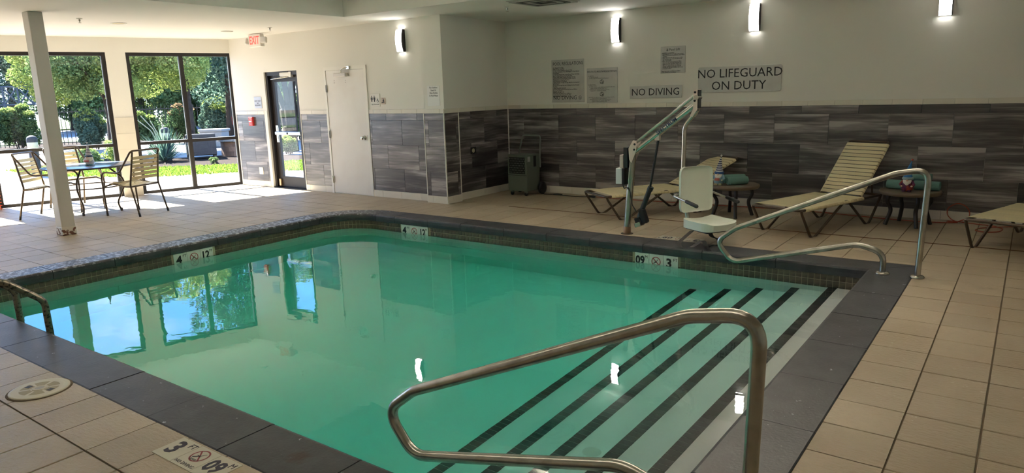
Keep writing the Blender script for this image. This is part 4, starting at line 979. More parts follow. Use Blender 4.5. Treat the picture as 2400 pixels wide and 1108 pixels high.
text(t, 'B. BREATHING\n   1. Close nostrils\n   2. Cover victim\'s mouth with your mouth, breathe into\n       victim\'s mouth until the chest rises\n   3. Remove your mouth, listen for return air\n       Repeat 12 to 15 times per minute', .018, (-.215, fy, -.03), UP, PRINT, 'LEFT', line=.9)
text(t, 'CAUTION: If in each time there is no air exchange check the\n            mouth and the air passage again for\n     obstruction, turn the victim on the side and strike\n            sharply between the shoulder blades, then\n            continue breathing until help comes', .0165, (-.215, fy, -.19), UP, PRINT, 'LEFT', line=.9)
for z in (.052, -.118):
    mm = MB(); ring2d(mm, .030, .006, 14); bar2d(mm, (-.03, -.02), (.035, .0), .005); bar2d(mm, (-.01, .02), (.03, -.03), .005); bar2d(mm, (.0, .03), (.01, -.035), .004)
    o = part('drawing', mm, PRINT, t); o.location = (0, fy, z); o.rotation_euler = UP; o.scale = (1, 1, 1)
t, hw, hh, fy = wall_sign('no_diving_sign', 'wide grey NO DIVING sign under the pool lift notice', 2.800, 3.546, 1.365, 1.528, YB)
text(t, 'NO DIVING', .132, (-.002, fy, -.004), UP, PRINT, sx=1.0)
t, hw, hh, fy = wall_sign('pool_lift_sign', 'small grey Pool Lift notice above the NO DIVING sign', 3.243, 3.584, 1.681, 2.018, YB)
text(t, 'Pool Lift', .044, (.022, fy, hh-.042), UP, PRINT)
mm = MB(); ring2d(mm, .011, .0035, 12); bar2d(mm, (-.002, .01), (-.004, .03), .004); bar2d(mm, (-.004, .018), (.008, .016), .004); bar2d(mm, (.006, .014), (.014, -.004), .004); ring2d(mm, .005, .005, 8)
o = part('wheelchair_symbol', mm, PRINT, t); o.location = (-.078, fy, hh-.048); o.rotation_euler = UP
text(t, 'WARNING: to avoid injury\n\u2022 Do not permit children to play on the product\n\u2022 Make sure the area around the lift is clear before\n   operating\n\u2022 Never operate the lift with any person within\n   the operating range of the lift unless on the\n   seat or in the water\n\u2022 Please read the lift user manual and follow\n   all posted rules of use and understand the\n   safety and proper use before using the lift.\n   Staff is not responsible for any injuries or\n   damages resulting from the use of the lift\n   including any improper condition such as wet\n   or misused surfaces\n\nReport any unsafe conditions or problems\nto the management immediately', .0165, (-.152, fy, -.035), UP, PRINT, 'LEFT', sx=.92, line=.93, off=.0003)
t, hw, hh, fy = wall_sign('no_lifeguard_sign', 'large grey NO LIFEGUARD ON DUTY sign on the back wall', 3.762, 4.795, 1.420, 1.733, YB, round_=.02)
text(t, 'NO LIFEGUARD', .150, (.002, fy, .070), UP, PRINT, sx=1.0); text(t, 'ON DUTY', .150, (.0, fy, -.080), UP, PRINT, sx=1.0)
t, hw, hh, fy = wall_sign('restroom_sign', 'white restroom sign with figures and wheelchair beside the white door', -.700, -.506, 1.345, 1.532, YD, m_=WHITE)
text(t, 'RESTROOM', .030, (0, fy, -hh+.03), UP, PRINT)
mm = MB()
for x in (-.055, .0):
    vs_ = MB(); ring2d(mm, .0, .0, 3) if False else None
    bar2d(mm, (x, .03), (x, -.035), .022); bar2d(mm, (x-.017, .028), (x-.019, -.005), .007); bar2d(mm, (x+.017, .028), (x+.019, -.005), .007)
    mm.add([(x+.009*math.cos(2*PI*k/10), .045+.009*math.sin(2*PI*k/10), .0008) for k in range(10)], [tuple(range(10))])
o = part('people_print', mm, PRINT, t); o.location = (-.012, fy, .012); o.rotation_euler = UP
mm = MB(); ring2d(mm, .02, .005, 16); bar2d(mm, (-.004, .045), (-.006, .005), .006); bar2d(mm, (-.005, .022), (.014, .022), .005); bar2d(mm, (-.006, .006), (.018, .006), .006); bar2d(mm, (.016, .006), (.026, -.018), .006)
o = part('wheelchair_print', mm, PRINT, t); o.location = (.052, fy, -.012); o.rotation_euler = UP
t, hw, hh, fy = wall_sign('changing_sign', 'small sign with a baby changing figure right of the restroom sign', -.480, -.393, 1.380, 1.471, YD, m_=mat('tan_sign', (.58, .48, .40), .6))
mm = MB(); bar2d(mm, (.012, .02), (.016, -.03), .022); bar2d(mm, (.01, .015), (-.015, -.005), .008); bar2d(mm, (-.03, -.022), (.0, -.022), .016); mm.add([(.004+.009*math.cos(2*PI*k/10), .03+.009*math.sin(2*PI*k/10), .0008) for k in range(10)], [tuple(range(10))])
o = part('figure_print', mm, PRINT, t); o.location = (0, fy, 0); o.rotation_euler = UP
t, hw, hh, fy = wall_sign('paper_notice', 'wrinkled laminated paper notice taped on the white pier', .519, .743, 1.345, 1.614, YP, .003, PAPER, .003, 'notice')
text(t, 'No Outdoor\nFood Or\nGlass Bottles\nIn Pool Please', .034, (.005, fy-.001, .055), UP, mat('faded_print', (.12, .12, .14), .6), sx=.82, line=1.05)
mm = MB(); nv_ = 12
vs = [(-hw+2*hw*i/nv_, -hh*.98+2*hh*.98*j, .0035+.004*((i*7+j*3) % 5)/5*(1 if i > 4 else .2)) for j in (0, .4, 1) for i in range(nv_+1)]
t, hw, hh, fy = wall_sign('exit_only_sign', 'small grey plate sign left of the exit door', -3.578, -3.372, 1.347, 1.540, YD, m_=mat('plate_grey', (.48, .49, .52), .45, .3))
text(t, 'EXIT ONLY\nNO\nRE-ENTRY', .036, (0, fy, -.01), UP, PRINT, line=1.0)
# exit sign with two emergency lamp heads
ex = thing('exit_sign', 'white EXIT sign with red letters and emergency lamps under the ceiling', 'exit sign', (-2.94, .88, 2.42))
m = MB(); m.rbox((-.155, -.035, -.095), (.155, .045, .10), .008); part('housing', m, WHITE, ex)
text(ex, 'EXIT', .175, (0, -.0365, .0), UP, mat('exit_red', (.50, .07, .06), .5, emit=(.8, .08, .06), estr=.25), sx=.72, off=.003)
m = MB(); m.rbox((-.06, -.02, .10), (.06, .04, .112), .008); part('ceiling_mount', m, WHITE, ex)
for sgn in (-1, 1):
    m = MB(); M_ = Matrix.Translation((sgn*.215, -.01, .0)) @ Matrix.Rotation(sgn*.5, 4, 'Z') @ Matrix.Rotation(-.25, 4, 'X')
    m.rbox((-.05, -.035, -.045), (.05, .03, .045), .01, M=M_); h_ = part('lamp_head', m, mat('lamp_grey', (.58, .57, .54), .5), ex)
    g_ = MB(); g_.box((-.043, -.038, -.038), (.043, -.034, .038), M_); part('lens', g_, mat('lamp_lens', (.78, .78, .78), .25), h_)
    m = MB(); m.tube([(sgn*.155, 0, 0), (sgn*.18, 0, 0)], .014, 10); part('swivel', m, WHITE, ex)

# ---------------------------------------------------------------- sconces
GLOW = mat('sconce_diffuser', (.9, .9, .88), .4, emit=(1, .98, .92), estr=5.5)
def sconce(x, y, z0, z1, label):
    t = thing('wall_sconce', label, 'wall light', (x, y, (z0+z1)/2), group='wall sconces')
    hw, hh = .058, (z1-z0)/2
    m = MB(); m.rbox((-hw-.004, -.03, -hh), (hw+.004, 0, hh), .004); part('back_plate', m, BRONZE, t)
    for sgn in (-1, 1):
        p = MB(); n_ = 10; pr = [(-.028, -hh), (-.028, hh)]+[(-.045-.026*(1-((i/n_)*2-1)**2)-.008, hh-2*hh*i/n_) for i in range(n_+1)]
        a, b = sgn*hw, sgn*(hw+.006); vs = [(a, yy, zz) for yy, zz in pr]+[(b, yy, zz) for yy, zz in pr]; k = len(pr)
        p.add(vs, [tuple(range(k)), tuple(reversed(range(k, 2*k)))]+[(i, k+i, k+(i+1) % k, (i+1) % k) for i in range(k)]); part('side_plate', p, BRONZE if sgn > 0 else WHITE, t)
    m = MB(); n_ = 12; vs = []
    for i in range(n_+1):
        zz = hh-2*hh*i/n_; yy = -.047-.026*(1-((i/n_)*2-1)**2); vs += [(-hw+.001, yy, zz), (hw-.001, yy, zz)]
    m.add(vs, [(2*i, 2*i+2, 2*i+3, 2*i+1) for i in range(n_)], True); part('diffuser', m, GLOW, t)
    return t
sconce(2.605, YB, 2.115, 2.430, 'lit wall sconce above the resuscitation sign')
sconce(4.460, YB, 2.133, 2.445, 'lit wall sconce above the no lifeguard sign')
sconce(6.425, YB, 2.150, 2.460, 'lit wall sconce at the upper right, cut by the picture top')
sconce(.012, YD, 2.096, 2.395, 'lit wall sconce on the entrance wall right of the white door')

# ---------------------------------------------------------------- ceiling fittings
v = thing('ceiling_vent', 'square louvred ceiling air vent near the back wall', 'vent', (2.52, .98, ZC))
m = MB(); m.box((-.30, -.33, -.008), (.30, .33, 0)); part('vent_plate', m, mat('vent_white', (.50, .49, .45), .5), v)
for k in range(4):
    a = .26-.06*k; m = MB()
    for (x0, y0, x1, y1) in ((-a, -a-.03, a, -a), (-a, a, a, a+.03), (-a-.03, -a-.03, -a, a+.03), (a, -a-.03, a+.03, a+.03)):
        m.box((x0, y0, -.022), (x1, y1, -.006))
    part('louvre', m, mat('vent_dark', (.06, .058, .05), .5) if k % 2 else mat('vent_white', (.50, .49, .45), .5), v)
def sprinkler(x, y, label):
    t = thing('sprinkler', label, 'sprinkler', (x, y, ZC), group='ceiling sprinklers')
    m = MB(); m.lathe([(.035, 0), (.035, -.006), (.012, -.010)], 18); part('escutcheon', m, WHITE, t)
    m = MB(); m.lathe([(.010, -.008), (.010, -.03), (.005, -.035), (.005, -.05)], 12); part('stem', m, STEEL, t)
    m = MB(); m.lathe([(0, -.05), (.016, -.05), (.016, -.053), (0, -.054)], 14); part('deflector', m, STEEL, t)
sprinkler(1.888, 1.127, 'white sprinkler head beside the ceiling vent'); sprinkler(-1.923, .423, 'sprinkler head on the ceiling right of the exit sign'); sprinkler(-2.25, -2.05, 'sprinkler head on the ceiling behind the column top')
dl = thing('recessed_downlight', 'round recessed ceiling downlight with golden reflector above the patio table', 'downlight', (-2.53, -1.45, ZC))
m = MB(); m.lathe([(.098, 0), (.100, -.004), (.084, -.006), (.082, -.001)], 30); part('trim_ring', m, WHITE, dl)
m = MB(); m.lathe([(.083, -.003), (.05, -.002), (0, -.0015)], 30); part('reflector', m, mat('gold_reflector', (.62, .48, .22), .35, .7, var=(40, (.75, .66, .42), .4, .6)), dl)
sd_ = thing('ceiling_disc', 'flat round white cover on the ceiling before the exit sign', 'ceiling cover', (-2.79, .28, ZC)); m = MB(); m.lathe([(.085, 0), (.085, -.012), (.07, -.02), (0, -.022)], 28); part('cover', m, WHITE, sd_)
m = MB(); m.lathe([(.092, 0), (.092, -.003), (.085, -.004)], 28); part('rim', m, mat('rim_grey', (.55, .53, .50), .5), sd_)

# ---------------------------------------------------------------- wall fittings
fa = thing('fire_alarm_pull', 'red fire alarm pull station on the tiles by the exit door', 'fire alarm', (-3.685, YD-.008, 1.128))
REDA = mat('alarm_red', (.55, .045, .04), .4)
m = MB(); m.rbox((-.055, -.04, -.075), (.055, 0, .075), .006); part('body', m, REDA, fa)
m = MB(); m.box((-.045, -.043, -.012), (.03, -.039, .012)); part('handle_bar', m, WHITE, fa)
text(fa, 'FIRE', .03, (-.006, -.0415, .045), UP, WHITE); text(fa, 'PULL', .024, (-.006, -.0415, -.045), UP, WHITE)
ou = thing('outlet_cover', 'blank white outlet cover low beside the exit door', 'outlet', (-3.565, YD-.008, .275)); m = MB(); m.rbox((-.055, -.006, -.06), (.055, 0, .06), .006); part('cover_plate', m, WHITE, ou)
m = MB(); m.lathe([(.004, 0), (.004, .002), (0, .002)], 8, (0, -.006, 0), Matrix.Rotation(PI/2, 4, 'X')); part('screw', m, STEEL, ou)
ob = thing('outlet_box', 'black open outlet box on the dark niche wall', 'outlet', (XR+.008, 1.76, .685))
m = MB(); m.rbox((0, -.06, -.05), (.012, .06, .05), .004); part('box', m, BLACK, ob)
m = MB(); m.lathe([(.030, 0), (.030, .006), (.022, .010), (0, .010)], 18, (.012, -.01, 0), Matrix.Rotation(PI/2, 4, 'Y')); part('socket', m, mat('ivory', (.55, .52, .36), .4), ob)
for dy, dz in ((-.035, -.04), (.03, -.04), (.03, .03)):
    m = MB(); m.box((.012, dy-.008, dz-.005), (.015, dy+.008, dz+.005)); part('clip', m, STEELB, ob)

# ---------------------------------------------------------------- deck fittings
sk = thing('skimmer_lid', 'round cream skimmer lid set in the near deck', 'skimmer lid', (hole_c[0], hole_c[1], 0))
LIDM = mat('lid_cream', (.66, .62, .50), .5); LIDD = mat('lid_tan', (.40, .34, .21), .55)
m = MB(); m.lathe([(.155, -.004), (.155, .0012), (.140, .002)], 40); part('dirt_ring', m, GROUT, sk)
m = MB(); m.lathe([(.143, 0), (.143, .006), (.130, .008), (.124, .006), (.116, .008), (.105, .007), (.0, .007)], 40); part('lid', m, LIDM, sk)
for k in range(6):
    a0, a1 = math.radians(k*60+6), math.radians(k*60+54); vs = []
    for i in range(7):
        a = a0+(a1-a0)*i/6; vs.append((.095*math.cos(a), .095*math.sin(a), .0078))
    for i in range(6, -1, -1):
        a = a0+(a1-a0)*i/6; vs.append((.042*math.cos(a), .042*math.sin(a), .0078))
    m = MB(); m.add(vs, [(i, i+1, 12-i, 13-i) for i in range(6)]); part('recess_panel', m, LIDD, sk)
m = MB(); m.lathe([(.036, .007), (.036, .010), (.026, .011), (.024, .0095), (0, .0095)], 24); part('hub', m, LIDM, sk)
m = MB(); m.lathe([(.022, .0098), (0, .0102)], 20); part('hub_mark', m, mat('hub_grey', (.42, .42, .40), .5), sk)
for a in (.35, 3.5):
    m = MB(); M_ = Matrix.Translation((.075*math.cos(a), .075*math.sin(a), 0)) @ Matrix.Rotation(a, 4, 'Z'); m.box((-.015, -.015, .0079), (.015, .015, .0086), M_); part('finger_hole', m, BLACK, sk)
def deck_marker(org, rz, label, order):
    t = thing('deck_depth_marker', label, 'depth marker', org, rz, group='depth markers set in the deck')
    for i, k in enumerate(order):
        x = (i-1)*.1515
        m = MB(); m.box((x-.0748, -.0765, -.003), (x+.0748, .0765, .003)); part('marker_tile', m, MARKD, t)
        z = .0036
        if k == 'x':
            nodive(t, (x, .018, z-.0004), (0, 0, 0), .046, mat('brick_red', (.30, .055, .06), .6)); text(t, 'NO DIVING', .026, (x, -.055, z), (0, 0, 0), PURPLE)
        else:
            text(t, k[0], .135 if len(k[0]) < 2 else .115, (x-.016, .0, z), (0, 0, 0), PURPLE, sx=.95 if len(k[0]) < 2 else .85, off=.004); text(t, k[1], .048, (x+.050, .045, z), (0, 0, 0), PURPLE, sx=.9)
    return t
deck_marker((4.485, -4.80, 0), 0, 'deck marker tiles reading 3 FT NO DIVING 09 M', [('3', 'FT'), 'x', ('09', 'M')])
deck_marker((4.50, CW+.085, 0), PI, 'deck marker tiles beside the pool lift seat, upside down', [('3', 'FT'), 'x', ('09', 'M')])

# ---------------------------------------------------------------- patio table and chairs
pt = thing('patio_table', 'round patio table with blue grey top by the windows', 'table', (-3.42, -1.70, 0))
m = MB(); h = .665; m.lathe([(0, h-.022), (.555, h-.022), (.570, h-.018), (.572, h-.004), (.562, h), (0, h)], 48); part('table_top', m, mat('blue_table_top', (.135, .19, .30), .18), pt)
m = MB(); m.lathe([(.571, h-.024), (.578, h-.018), (.578, h-.006), (.571, h-.001)], 48); part('table_rim', m, mat('dark_rim', (.05, .055, .07), .4), pt)
for k in range(4):
    a = math.radians(-46+90*k); c, s_ = math.cos(a), math.sin(a)
    pp = fillet([(.20*c, .20*s_, h-.03), (.40*c, .40*s_, h-.20), (.42*c, .42*s_, .42), (.40*c, .40*s_, .33), (.27*c, .27*s_, .10), (.30*c, .30*s_, .0)], .15, 6)
    pp = fillet([(.24*c, .24*s_, h-.025), (.43*c, .43*s_, .47), (.44*c, .44*s_, .36), (.32*c, .32*s_, .12), (.36*c, .36*s_, 0)], .12, 6)
    m = MB(); m.tube(pp, .013, 10); part('leg', m, FRAMEB, pt)
    m = MB(); m.lathe([(.017, 0), (.017, .04), (.013, .045)], 12, (.36*c, .36*s_, 0)); part('foot_cap', m, LEGM, pt)
m = MB(); m.tube([(.43*math.cos(2*PI*i/40), .43*math.sin(2*PI*i/40), .37) for i in range(40)], .009, 8, True); part('ring_brace', m, FRAMEB, pt)
def patio_chair():
    t = thing('patio_chair', '', 'chair', group='strapped patio chairs')
    x = .265
    pts = [(x, .25, 0), (x, .27, .60), (x, -.05, .585), (x*.92, -.28, .88), (-x*.92, -.28, .88), (-x, -.05, .585), (-x, .27, .60), (-x, .25, 0)]
    m = MB(); m.tube(fillet(pts, [0, .10, .12, .05, .05, .12, .10, 0], 7), .0125, 10); part('arm_frame', m, FRAMEB, t)
    for sgn in (-1, 1):
        m = MB(); m.tube(fillet([(sgn*.245, -.30, 0), (sgn*.235, -.19, .42), (sgn*.215, -.275, .865)], .12, 6), .0125, 10); part('rear_leg', m, FRAMEB, t)
        m = MB(); m.tube(fillet([(sgn*.26, .25, .40), (sgn*.23, .12, .435), (sgn*.23, -.10, .40), (sgn*.24, -.20, .40)], .06, 5), .0115, 10); part('seat_rail', m, FRAMEB, t)
        for (xx, yy) in ((.265*sgn, .25), (.245*sgn, -.30)):
            m = MB(); m.tube([(xx, yy, 0), (xx, yy*(.96 if yy < 0 else 1.005), .05)], .0145, 10); part('foot_cap', m, LEGM, t)
    m = MB(); m.tube([(-.235, .18, .425), (.235, .18, .425)], .0115, 10); part('front_rail', m, FRAMEB, t)
    m = MB(); m.tube([(-.235, -.19, .40), (.235, -.19, .40)], .0115, 10); part('rear_rail', m, FRAMEB, t)
    sm = MB(); sm.rbox((-.245, -.019, -.0), (.245, .019, .004), .006); sme = sm.mesh('strap')
    for k in range(8): yy = .17-.048*k; link('seat_strap', sme, STRAP, t, (0, yy, .440-.012*math.sin(PI*k/7)-.004*k))
    bm = MB(); bm.rbox((-.235, -.021, -.003), (.235, .021, .003), .006); bme = bm.mesh('strap')
    for k in range(6):
        f = .10+k*.145; z = .475+.37*f; link('back_strap', bme, STRAP, t, (0, -.20-.075*f, z), (PI/2+.19, 0, 0))
    return t
pc = patio_chair(); chairs = [(-2.69, -1.46, 0), (-3.60, -2.17, 0), (-4.23, -1.58, 0)]
heads = [math.atan2(-.296, -.955), math.atan2(.64, .77), .063]
labs = ['beige strap patio chair right of the blue table, seen from behind', 'beige strap patio chair left of the column, beside the blue table', 'beige strap patio chair behind the table, against the window']
for k in range(3):
    o = pc if k == 0 else copy_tree(pc); o.location = chairs[k]; o.rotation_euler = (0, 0, heads[k]-PI/2); o['label'] = labs[k]
# orange safety mesh at the picture edge
om = thing('safety_mesh', 'orange plastic safety mesh hanging at the left edge of the window', 'safety mesh', wp(-2.42, .18, 0))
MESHM = mat('orange_mesh', (.85, .13, .05), .5)
m = MB()
for i in range(10):
    pts_ = [wp(-2.36-.075*i-.02*math.sin(z*9+i), .16+.03*math.sin(i*1.9+z*7), z) for z in [j*.02 for j in range(29)]]
    m.tube(pts_, .0055, 5)
for j in range(12):
    m.tube([wp(-2.345-.075*i, .16+.03*math.sin(i*1.9+j*.35), .02+j*.048) for i in range(10)], .005, 5)
part('mesh_net', m, MESHM, om, True)

# ---------------------------------------------------------------- outside
GRD = mat('patio_concrete', (.24, .205, .19), .8, var=(3, (.21, .18, .165), .4, .7))
LAWN = mat('lawn_green', (.085, .135, .02), .9, var=(6, (.11, .165, .028), .35, .65))
MULCH = mat('mulch', (.014, .0085, .006), .95, spec=.1, var=(26, (.036, .021, .015), .4, .65), bump=(30, .8))
ROADM = mat('road_asphalt', (.13, .135, .145), .85)
def ground(name, label, cat, poly, z, m_, th=.06):
    m = MB(); m.prism(poly, z-th, z); o = link(name, m.mesh(name), m_); return tag(o, label, cat, kind='structure')
def wpt(s, d): p = wp(s, d); return (p.x, p.y)
ground('garden_ground', 'bare garden ground beyond the windows', 'ground', [(-70, -50), wpt(-40, -.17), wpt(sC+.3, -.17), (-3.6, YD+.21), (-2, YD+.21), (-2, 45), (-70, 45)], -.05, mat('soil', (.22, .17, .11), .9))
ground('patio', 'pale pink sunlit concrete patio outside the windows', 'patio', [(-13.5, -9), wpt(-9, -.17), wpt(sC+.25, -.17), (-3.6, YD+.21), (-2.2, YD+.21), (-2.2, 4.2), (-5.29, 3.25), (-6.33, 2.5), (-7.46, 1.075), (-9.9, .22), (-13.5, .3)], -.02, GRD)
ground('lawn', 'bright green lawn strip beyond the patio', 'lawn', [(-13.5, .31), (-9.9, .23), (-7.46, 1.085), (-6.33, 2.51), (-5.29, 3.26), (-2.2, 4.22), (-2.2, 6.0), (-7.3, 4.8), (-7.95, 3.6), (-9.25, 2.4), (-12.6, 1.25), (-13.5, 1.2)], -.015, LAWN)
ground('mulch_bed', 'brown mulch planting bed behind the lawn', 'mulch bed', [(-13.5, 1.21), (-12.6, 1.26), (-9.25, 2.41), (-7.95, 3.61), (-7.3, 4.81), (-2.2, 6.01), (-2.2, 7.2), (-10.5, 5.4), (-11.6, 3.7), (-13.5, 3.2)], .0, MULCH)
ground('fire_pit_terrace', 'pale concrete terrace around the fire pit', 'terrace', [(-21, 3.2), (-13.5, 3.21), (-11.6, 3.71), (-10.5, 5.41), (-2.2, 7.21), (-2.2, 12), (-21, 12)], -.012, GRD)
ground('hedge_bed', 'soil strip under the hedges by the fence', 'planting bed', [(-24.5, 2), (-21, 2), (-21, 13), (-24.5, 13)], .0, MULCH)
ground('far_lawn', 'grass verge beyond the iron fence', 'lawn', [(-27, -20), (-24.6, -20), (-24.6, 25), (-27, 25)], -.02, LAWN)
ground('road', 'pale grey road beyond the iron fence', 'road', [(-40, -35), (-27.02, -35), (-27.02, 40), (-40, 40)], -.03, ROADM)
ground('opposite_lawn', 'grass bank across the road', 'lawn', [(-70, -35), (-40.02, -35), (-40.02, 40), (-70, 40)], .05, LAWN)
# loose grass and mulch relief
def scatter(name, label, cat, poly_test, box, nn_, size, m_, z):
    m = MB(); vs = []; fs = []
    c = 0
    while c < nn_:
        x, y = random.uniform(box[0], box[1]), random.uniform(box[2], box[3])
        if not poly_test(x, y): continue
        a = random.uniform(0, PI); dx, dy = math.cos(a)*size*.4, math.sin(a)*size*.4; lx, ly = random.uniform(-.5, .5)*size, random.uniform(-.5, .5)*size
        i = len(vs); vs += [(x-dx, y-dy, z), (x+dx, y+dy, z), (x+lx, y+ly, z+size*random.uniform(.6, 1.2))]; fs.append((i, i+1, i+2)); c += 1
    m.add(vs, fs); o = link(name, m.mesh(name), m_); return tag(o, label, cat, kind='stuff')
def in_poly(poly):
    def f(x, y):
        r = False; n_ = len(poly)
        for i in range(n_):
            (x1, y1), (x2, y2) = poly[i], poly[(i+1) % n_]
            if (y1 > y) != (y2 > y) and x < (x2-x1)*(y-y1)/(y2-y1)+x1: r = not r
        return r
    return f
GRASSL = leaf_mat('grass_blade', (.10, .16, .022), (.20, .27, .045), .45)
scatter('grass', 'short blades of the bright lawn strip', 'grass', in_poly([(-12.6, .35), (-9.9, .25), (-7.46, 1.1), (-6.33, 2.52), (-5.29, 3.28), (-4.5, 3.6), (-5, 5.2), (-7.3, 4.7), (-7.95, 3.55), (-9.25, 2.35), (-12.6, 1.2)]), (-12.6, -4.5, .2, 5.2), 9000, .05, GRASSL, -.015)

LEAF = {'dark': leaf_mat('leaf_dark', (.028, .06, .028), (.11, .17, .07)), 'mid': leaf_mat('leaf_mid', (.05, .095, .034), (.23, .29, .11)),
        'lime': leaf_mat('leaf_lime', (.10, .165, .04), (.40, .44, .13)), 'blue': leaf_mat('leaf_blue', (.03, .07, .055), (.15, .21, .145)), 'red': leaf_mat('leaf_red', (.11, .09, .04), (.38, .21, .13))}
BARK = mat('bark', (.045, .031, .022), .9, spec=.2, var=(10, (.02, .014, .011), .4, .65), bump=(25, .8))
BARKR = mat('red_bark', (.022, .0125, .008), .9, spec=.2, var=(12, (.009, .006, .0045), .4, .65), bump=(20, .9))
def leaves(blobs, n_, size):
    """blobs: (cx,cy,cz,rx,ry,rz); leaf quads near the surfaces"""
    wts = np.array([b[3]*b[4]+b[4]*b[5]+b[3]*b[5] for b in blobs]); wts = wts/wts.sum(); ids = rng.choice(len(blobs), n_, p=wts)
    B = np.array(blobs)[ids]; d = rng.normal(size=(n_, 3)); d /= np.linalg.norm(d, axis=1)[:, None]; r = rng.uniform(.55, 1.02, n_)**.6
    c = B[:, :3]+d*B[:, 3:]*r[:, None]
    a = rng.normal(size=(n_, 3)); a /= np.linalg.norm(a, axis=1)[:, None]; b = np.cross(a, d+rng.normal(size=(n_, 3))*.6); b /= np.linalg.norm(b, axis=1)[:, None]+1e-9
    s_ = size*rng.uniform(.6, 1.3, n_)[:, None]; a = a*s_; b = b*s_*.55
    V = np.stack([c-a, c-b, c+a, c+b], 1).reshape(-1, 3); me = bpy.data.meshes.new('foliage'); F = np.arange(n_*4).reshape(-1, 4)
    me.from_pydata(V.tolist(), [], F.tolist()); me.update(); return me
def tree(loc, label, stems, blobs, n_, size, lf_, bark=BARK, group=None, name='tree'):
    t = thing(name, label, 'tree', loc, group=group)
    for pts_, r0, r1 in stems:
        m = MB(); pp = fillet(pts_, .4, 4); k = len(pp); m.tube(pp, [r0+(r1-r0)*i/(k-1) for i in range(k)], 9); part('trunk', m, bark, t)
    o = link('crown', leaves(blobs, n_, size), LEAF[lf_], t); return t
def rb(n_, cx, cy, cz, R, r):
    out = []
    for _ in range(n_):
        a, b = random.uniform(0, 2*PI), random.uniform(-1, 1); q = math.sqrt(1-b*b)*random.uniform(.3, 1)
        rr = r*random.uniform(.7, 1.25); out.append((cx+R[0]*q*math.cos(a), cy+R[1]*q*math.sin(a), cz+R[2]*b*random.uniform(.4, 1), rr, rr, rr*.75))
    return out
TG = 'garden trees beyond the windows'
def at(px, dist, z=0.):
    d = AF+AR*((px-1200)/F_PX)+AU*(320/F_PX); d = Vector((d.x, d.y, 0)).normalized(); return Vector((CAM.x+d.x*dist, CAM.y+d.y*dist, z))
def lat(px):   # sideways direction (to the right in the view) at a bearing
    d = at(px, 1.)-Vector((CAM.x, CAM.y, 0)); return Vector((d.y, -d.x, 0))
def crown(px, n_, w_, dep, zc, hz, r, dx=0.):
    s_ = lat(px); f_ = Vector((-s_.y, s_.x, 0)); out = []
    for _ in range(n_):
        a, b, c = random.uniform(-1, 1), random.uniform(-1, 1), random.uniform(-1, 1); v = s_*(a*w_+dx)+f_*(b*dep); rr = r*random.uniform(.75, 1.25)
        out.append((v.x, v.y, zc+c*hz*math.sqrt(max(.15, 1-a*a*.7)), rr, rr, rr*.8))
    return out
tree(at(248, 25), 'tree with a single straight brown trunk seen in the column window', [([(0, 0, 0), (.02, .03, 1.0), (-.02, .0, 1.7), (-.1, -.1, 2.9)], .10, .06), ([(-.02, .0, 1.6), (.2, -.4, 2.2), (.3, -.9, 2.8)], .05, .03)], crown(248, 34, 1.25, .7, 2.85, .95, .46, -.55), 27300, 0.043, 'mid', group=TG)
tree(at(120, 29), 'yellowish leafy tree right behind the white column', [([(0, 0, 0), (0, 0, 1.6), (.1, .1, 2.6)], .09, .05)], crown(120, 26, .95, .6, 2.8, 1.0, .5), 18900, 0.050, 'lime', group=TG)
tree(at(441, 24.5), 'lime green leafy tree filling the window by the exit door', [([(0, 0, 0), (.05, 0, 1.4), (-.1, .1, 2.6)], .09, .05)], crown(372, 44, 1.35, .8, 2.85, 1.1, .48, -.85), 33600, 0.043, 'lime', group=TG)
tree(at(530, 27), 'tall dark leafy tree at the top of the right window bay', [([(0, 0, 0), (.05, .1, 2), (.1, .2, 4.5)], .13, .07)], crown(530, 44, 1.35, .9, 5.0, 3.2, .75), 31500, 0.062, 'blue', group=TG)
tree(at(28, 46), 'tall blue green tree behind the cross-braced railing', [([(0, 0, 0), (0, 0, 3.0)], .2, .12)], crown(28, 30, 1.9, 1.5, 3.6, 2.6, 1.0), 27300, 0.081, 'blue', group=TG)
tree(at(165, 49), 'tall dark tree across the road behind the straight trunk', [([(0, 0, 0), (0, 0, 3.0)], .2, .12)], crown(165, 30, 2.0, 1.5, 2.9, 2.4, 1.0), 27300, 0.087, 'dark', group=TG)
tree(at(330, 47), 'tall tree across the road behind the lime tree', [([(0, 0, 0), (0, 0, 3.0)], .2, .12)], crown(330, 30, 2.3, 1.5, 2.8, 2.4, 1.1), 27300, 0.093, 'mid', group=TG)
tree(at(455, 50), 'tall dark tree far away behind the window mullion', [([(0, 0, 0), (0, 0, 3.0)], .2, .12)], crown(455, 28, 1.9, 1.5, 2.9, 2.6, 1.1), 25200, 0.093, 'dark', group=TG)
tree(at(590, 46), 'tall dark tree far behind the fire pit', [([(0, 0, 0), (0, 0, 3.0)], .2, .12)], crown(590, 28, 2.2, 1.5, 2.9, 2.6, 1.1), 25200, 0.093, 'dark', group=TG)
tree(at(735, 44), 'tall tree far behind the exit door', [([(0, 0, 0), (0, 0, 3.0)], .2, .12)], crown(735, 28, 2.6, 1.5, 2.8, 2.4, 1.1), 23100, 0.093, 'mid', group=TG)
so_ = lat(672)
def st_(pts_): return [tuple(so_*u+Vector((0, 0, z))+Vector((-so_.y, so_.x, 0))*v) for u, v, z in pts_]
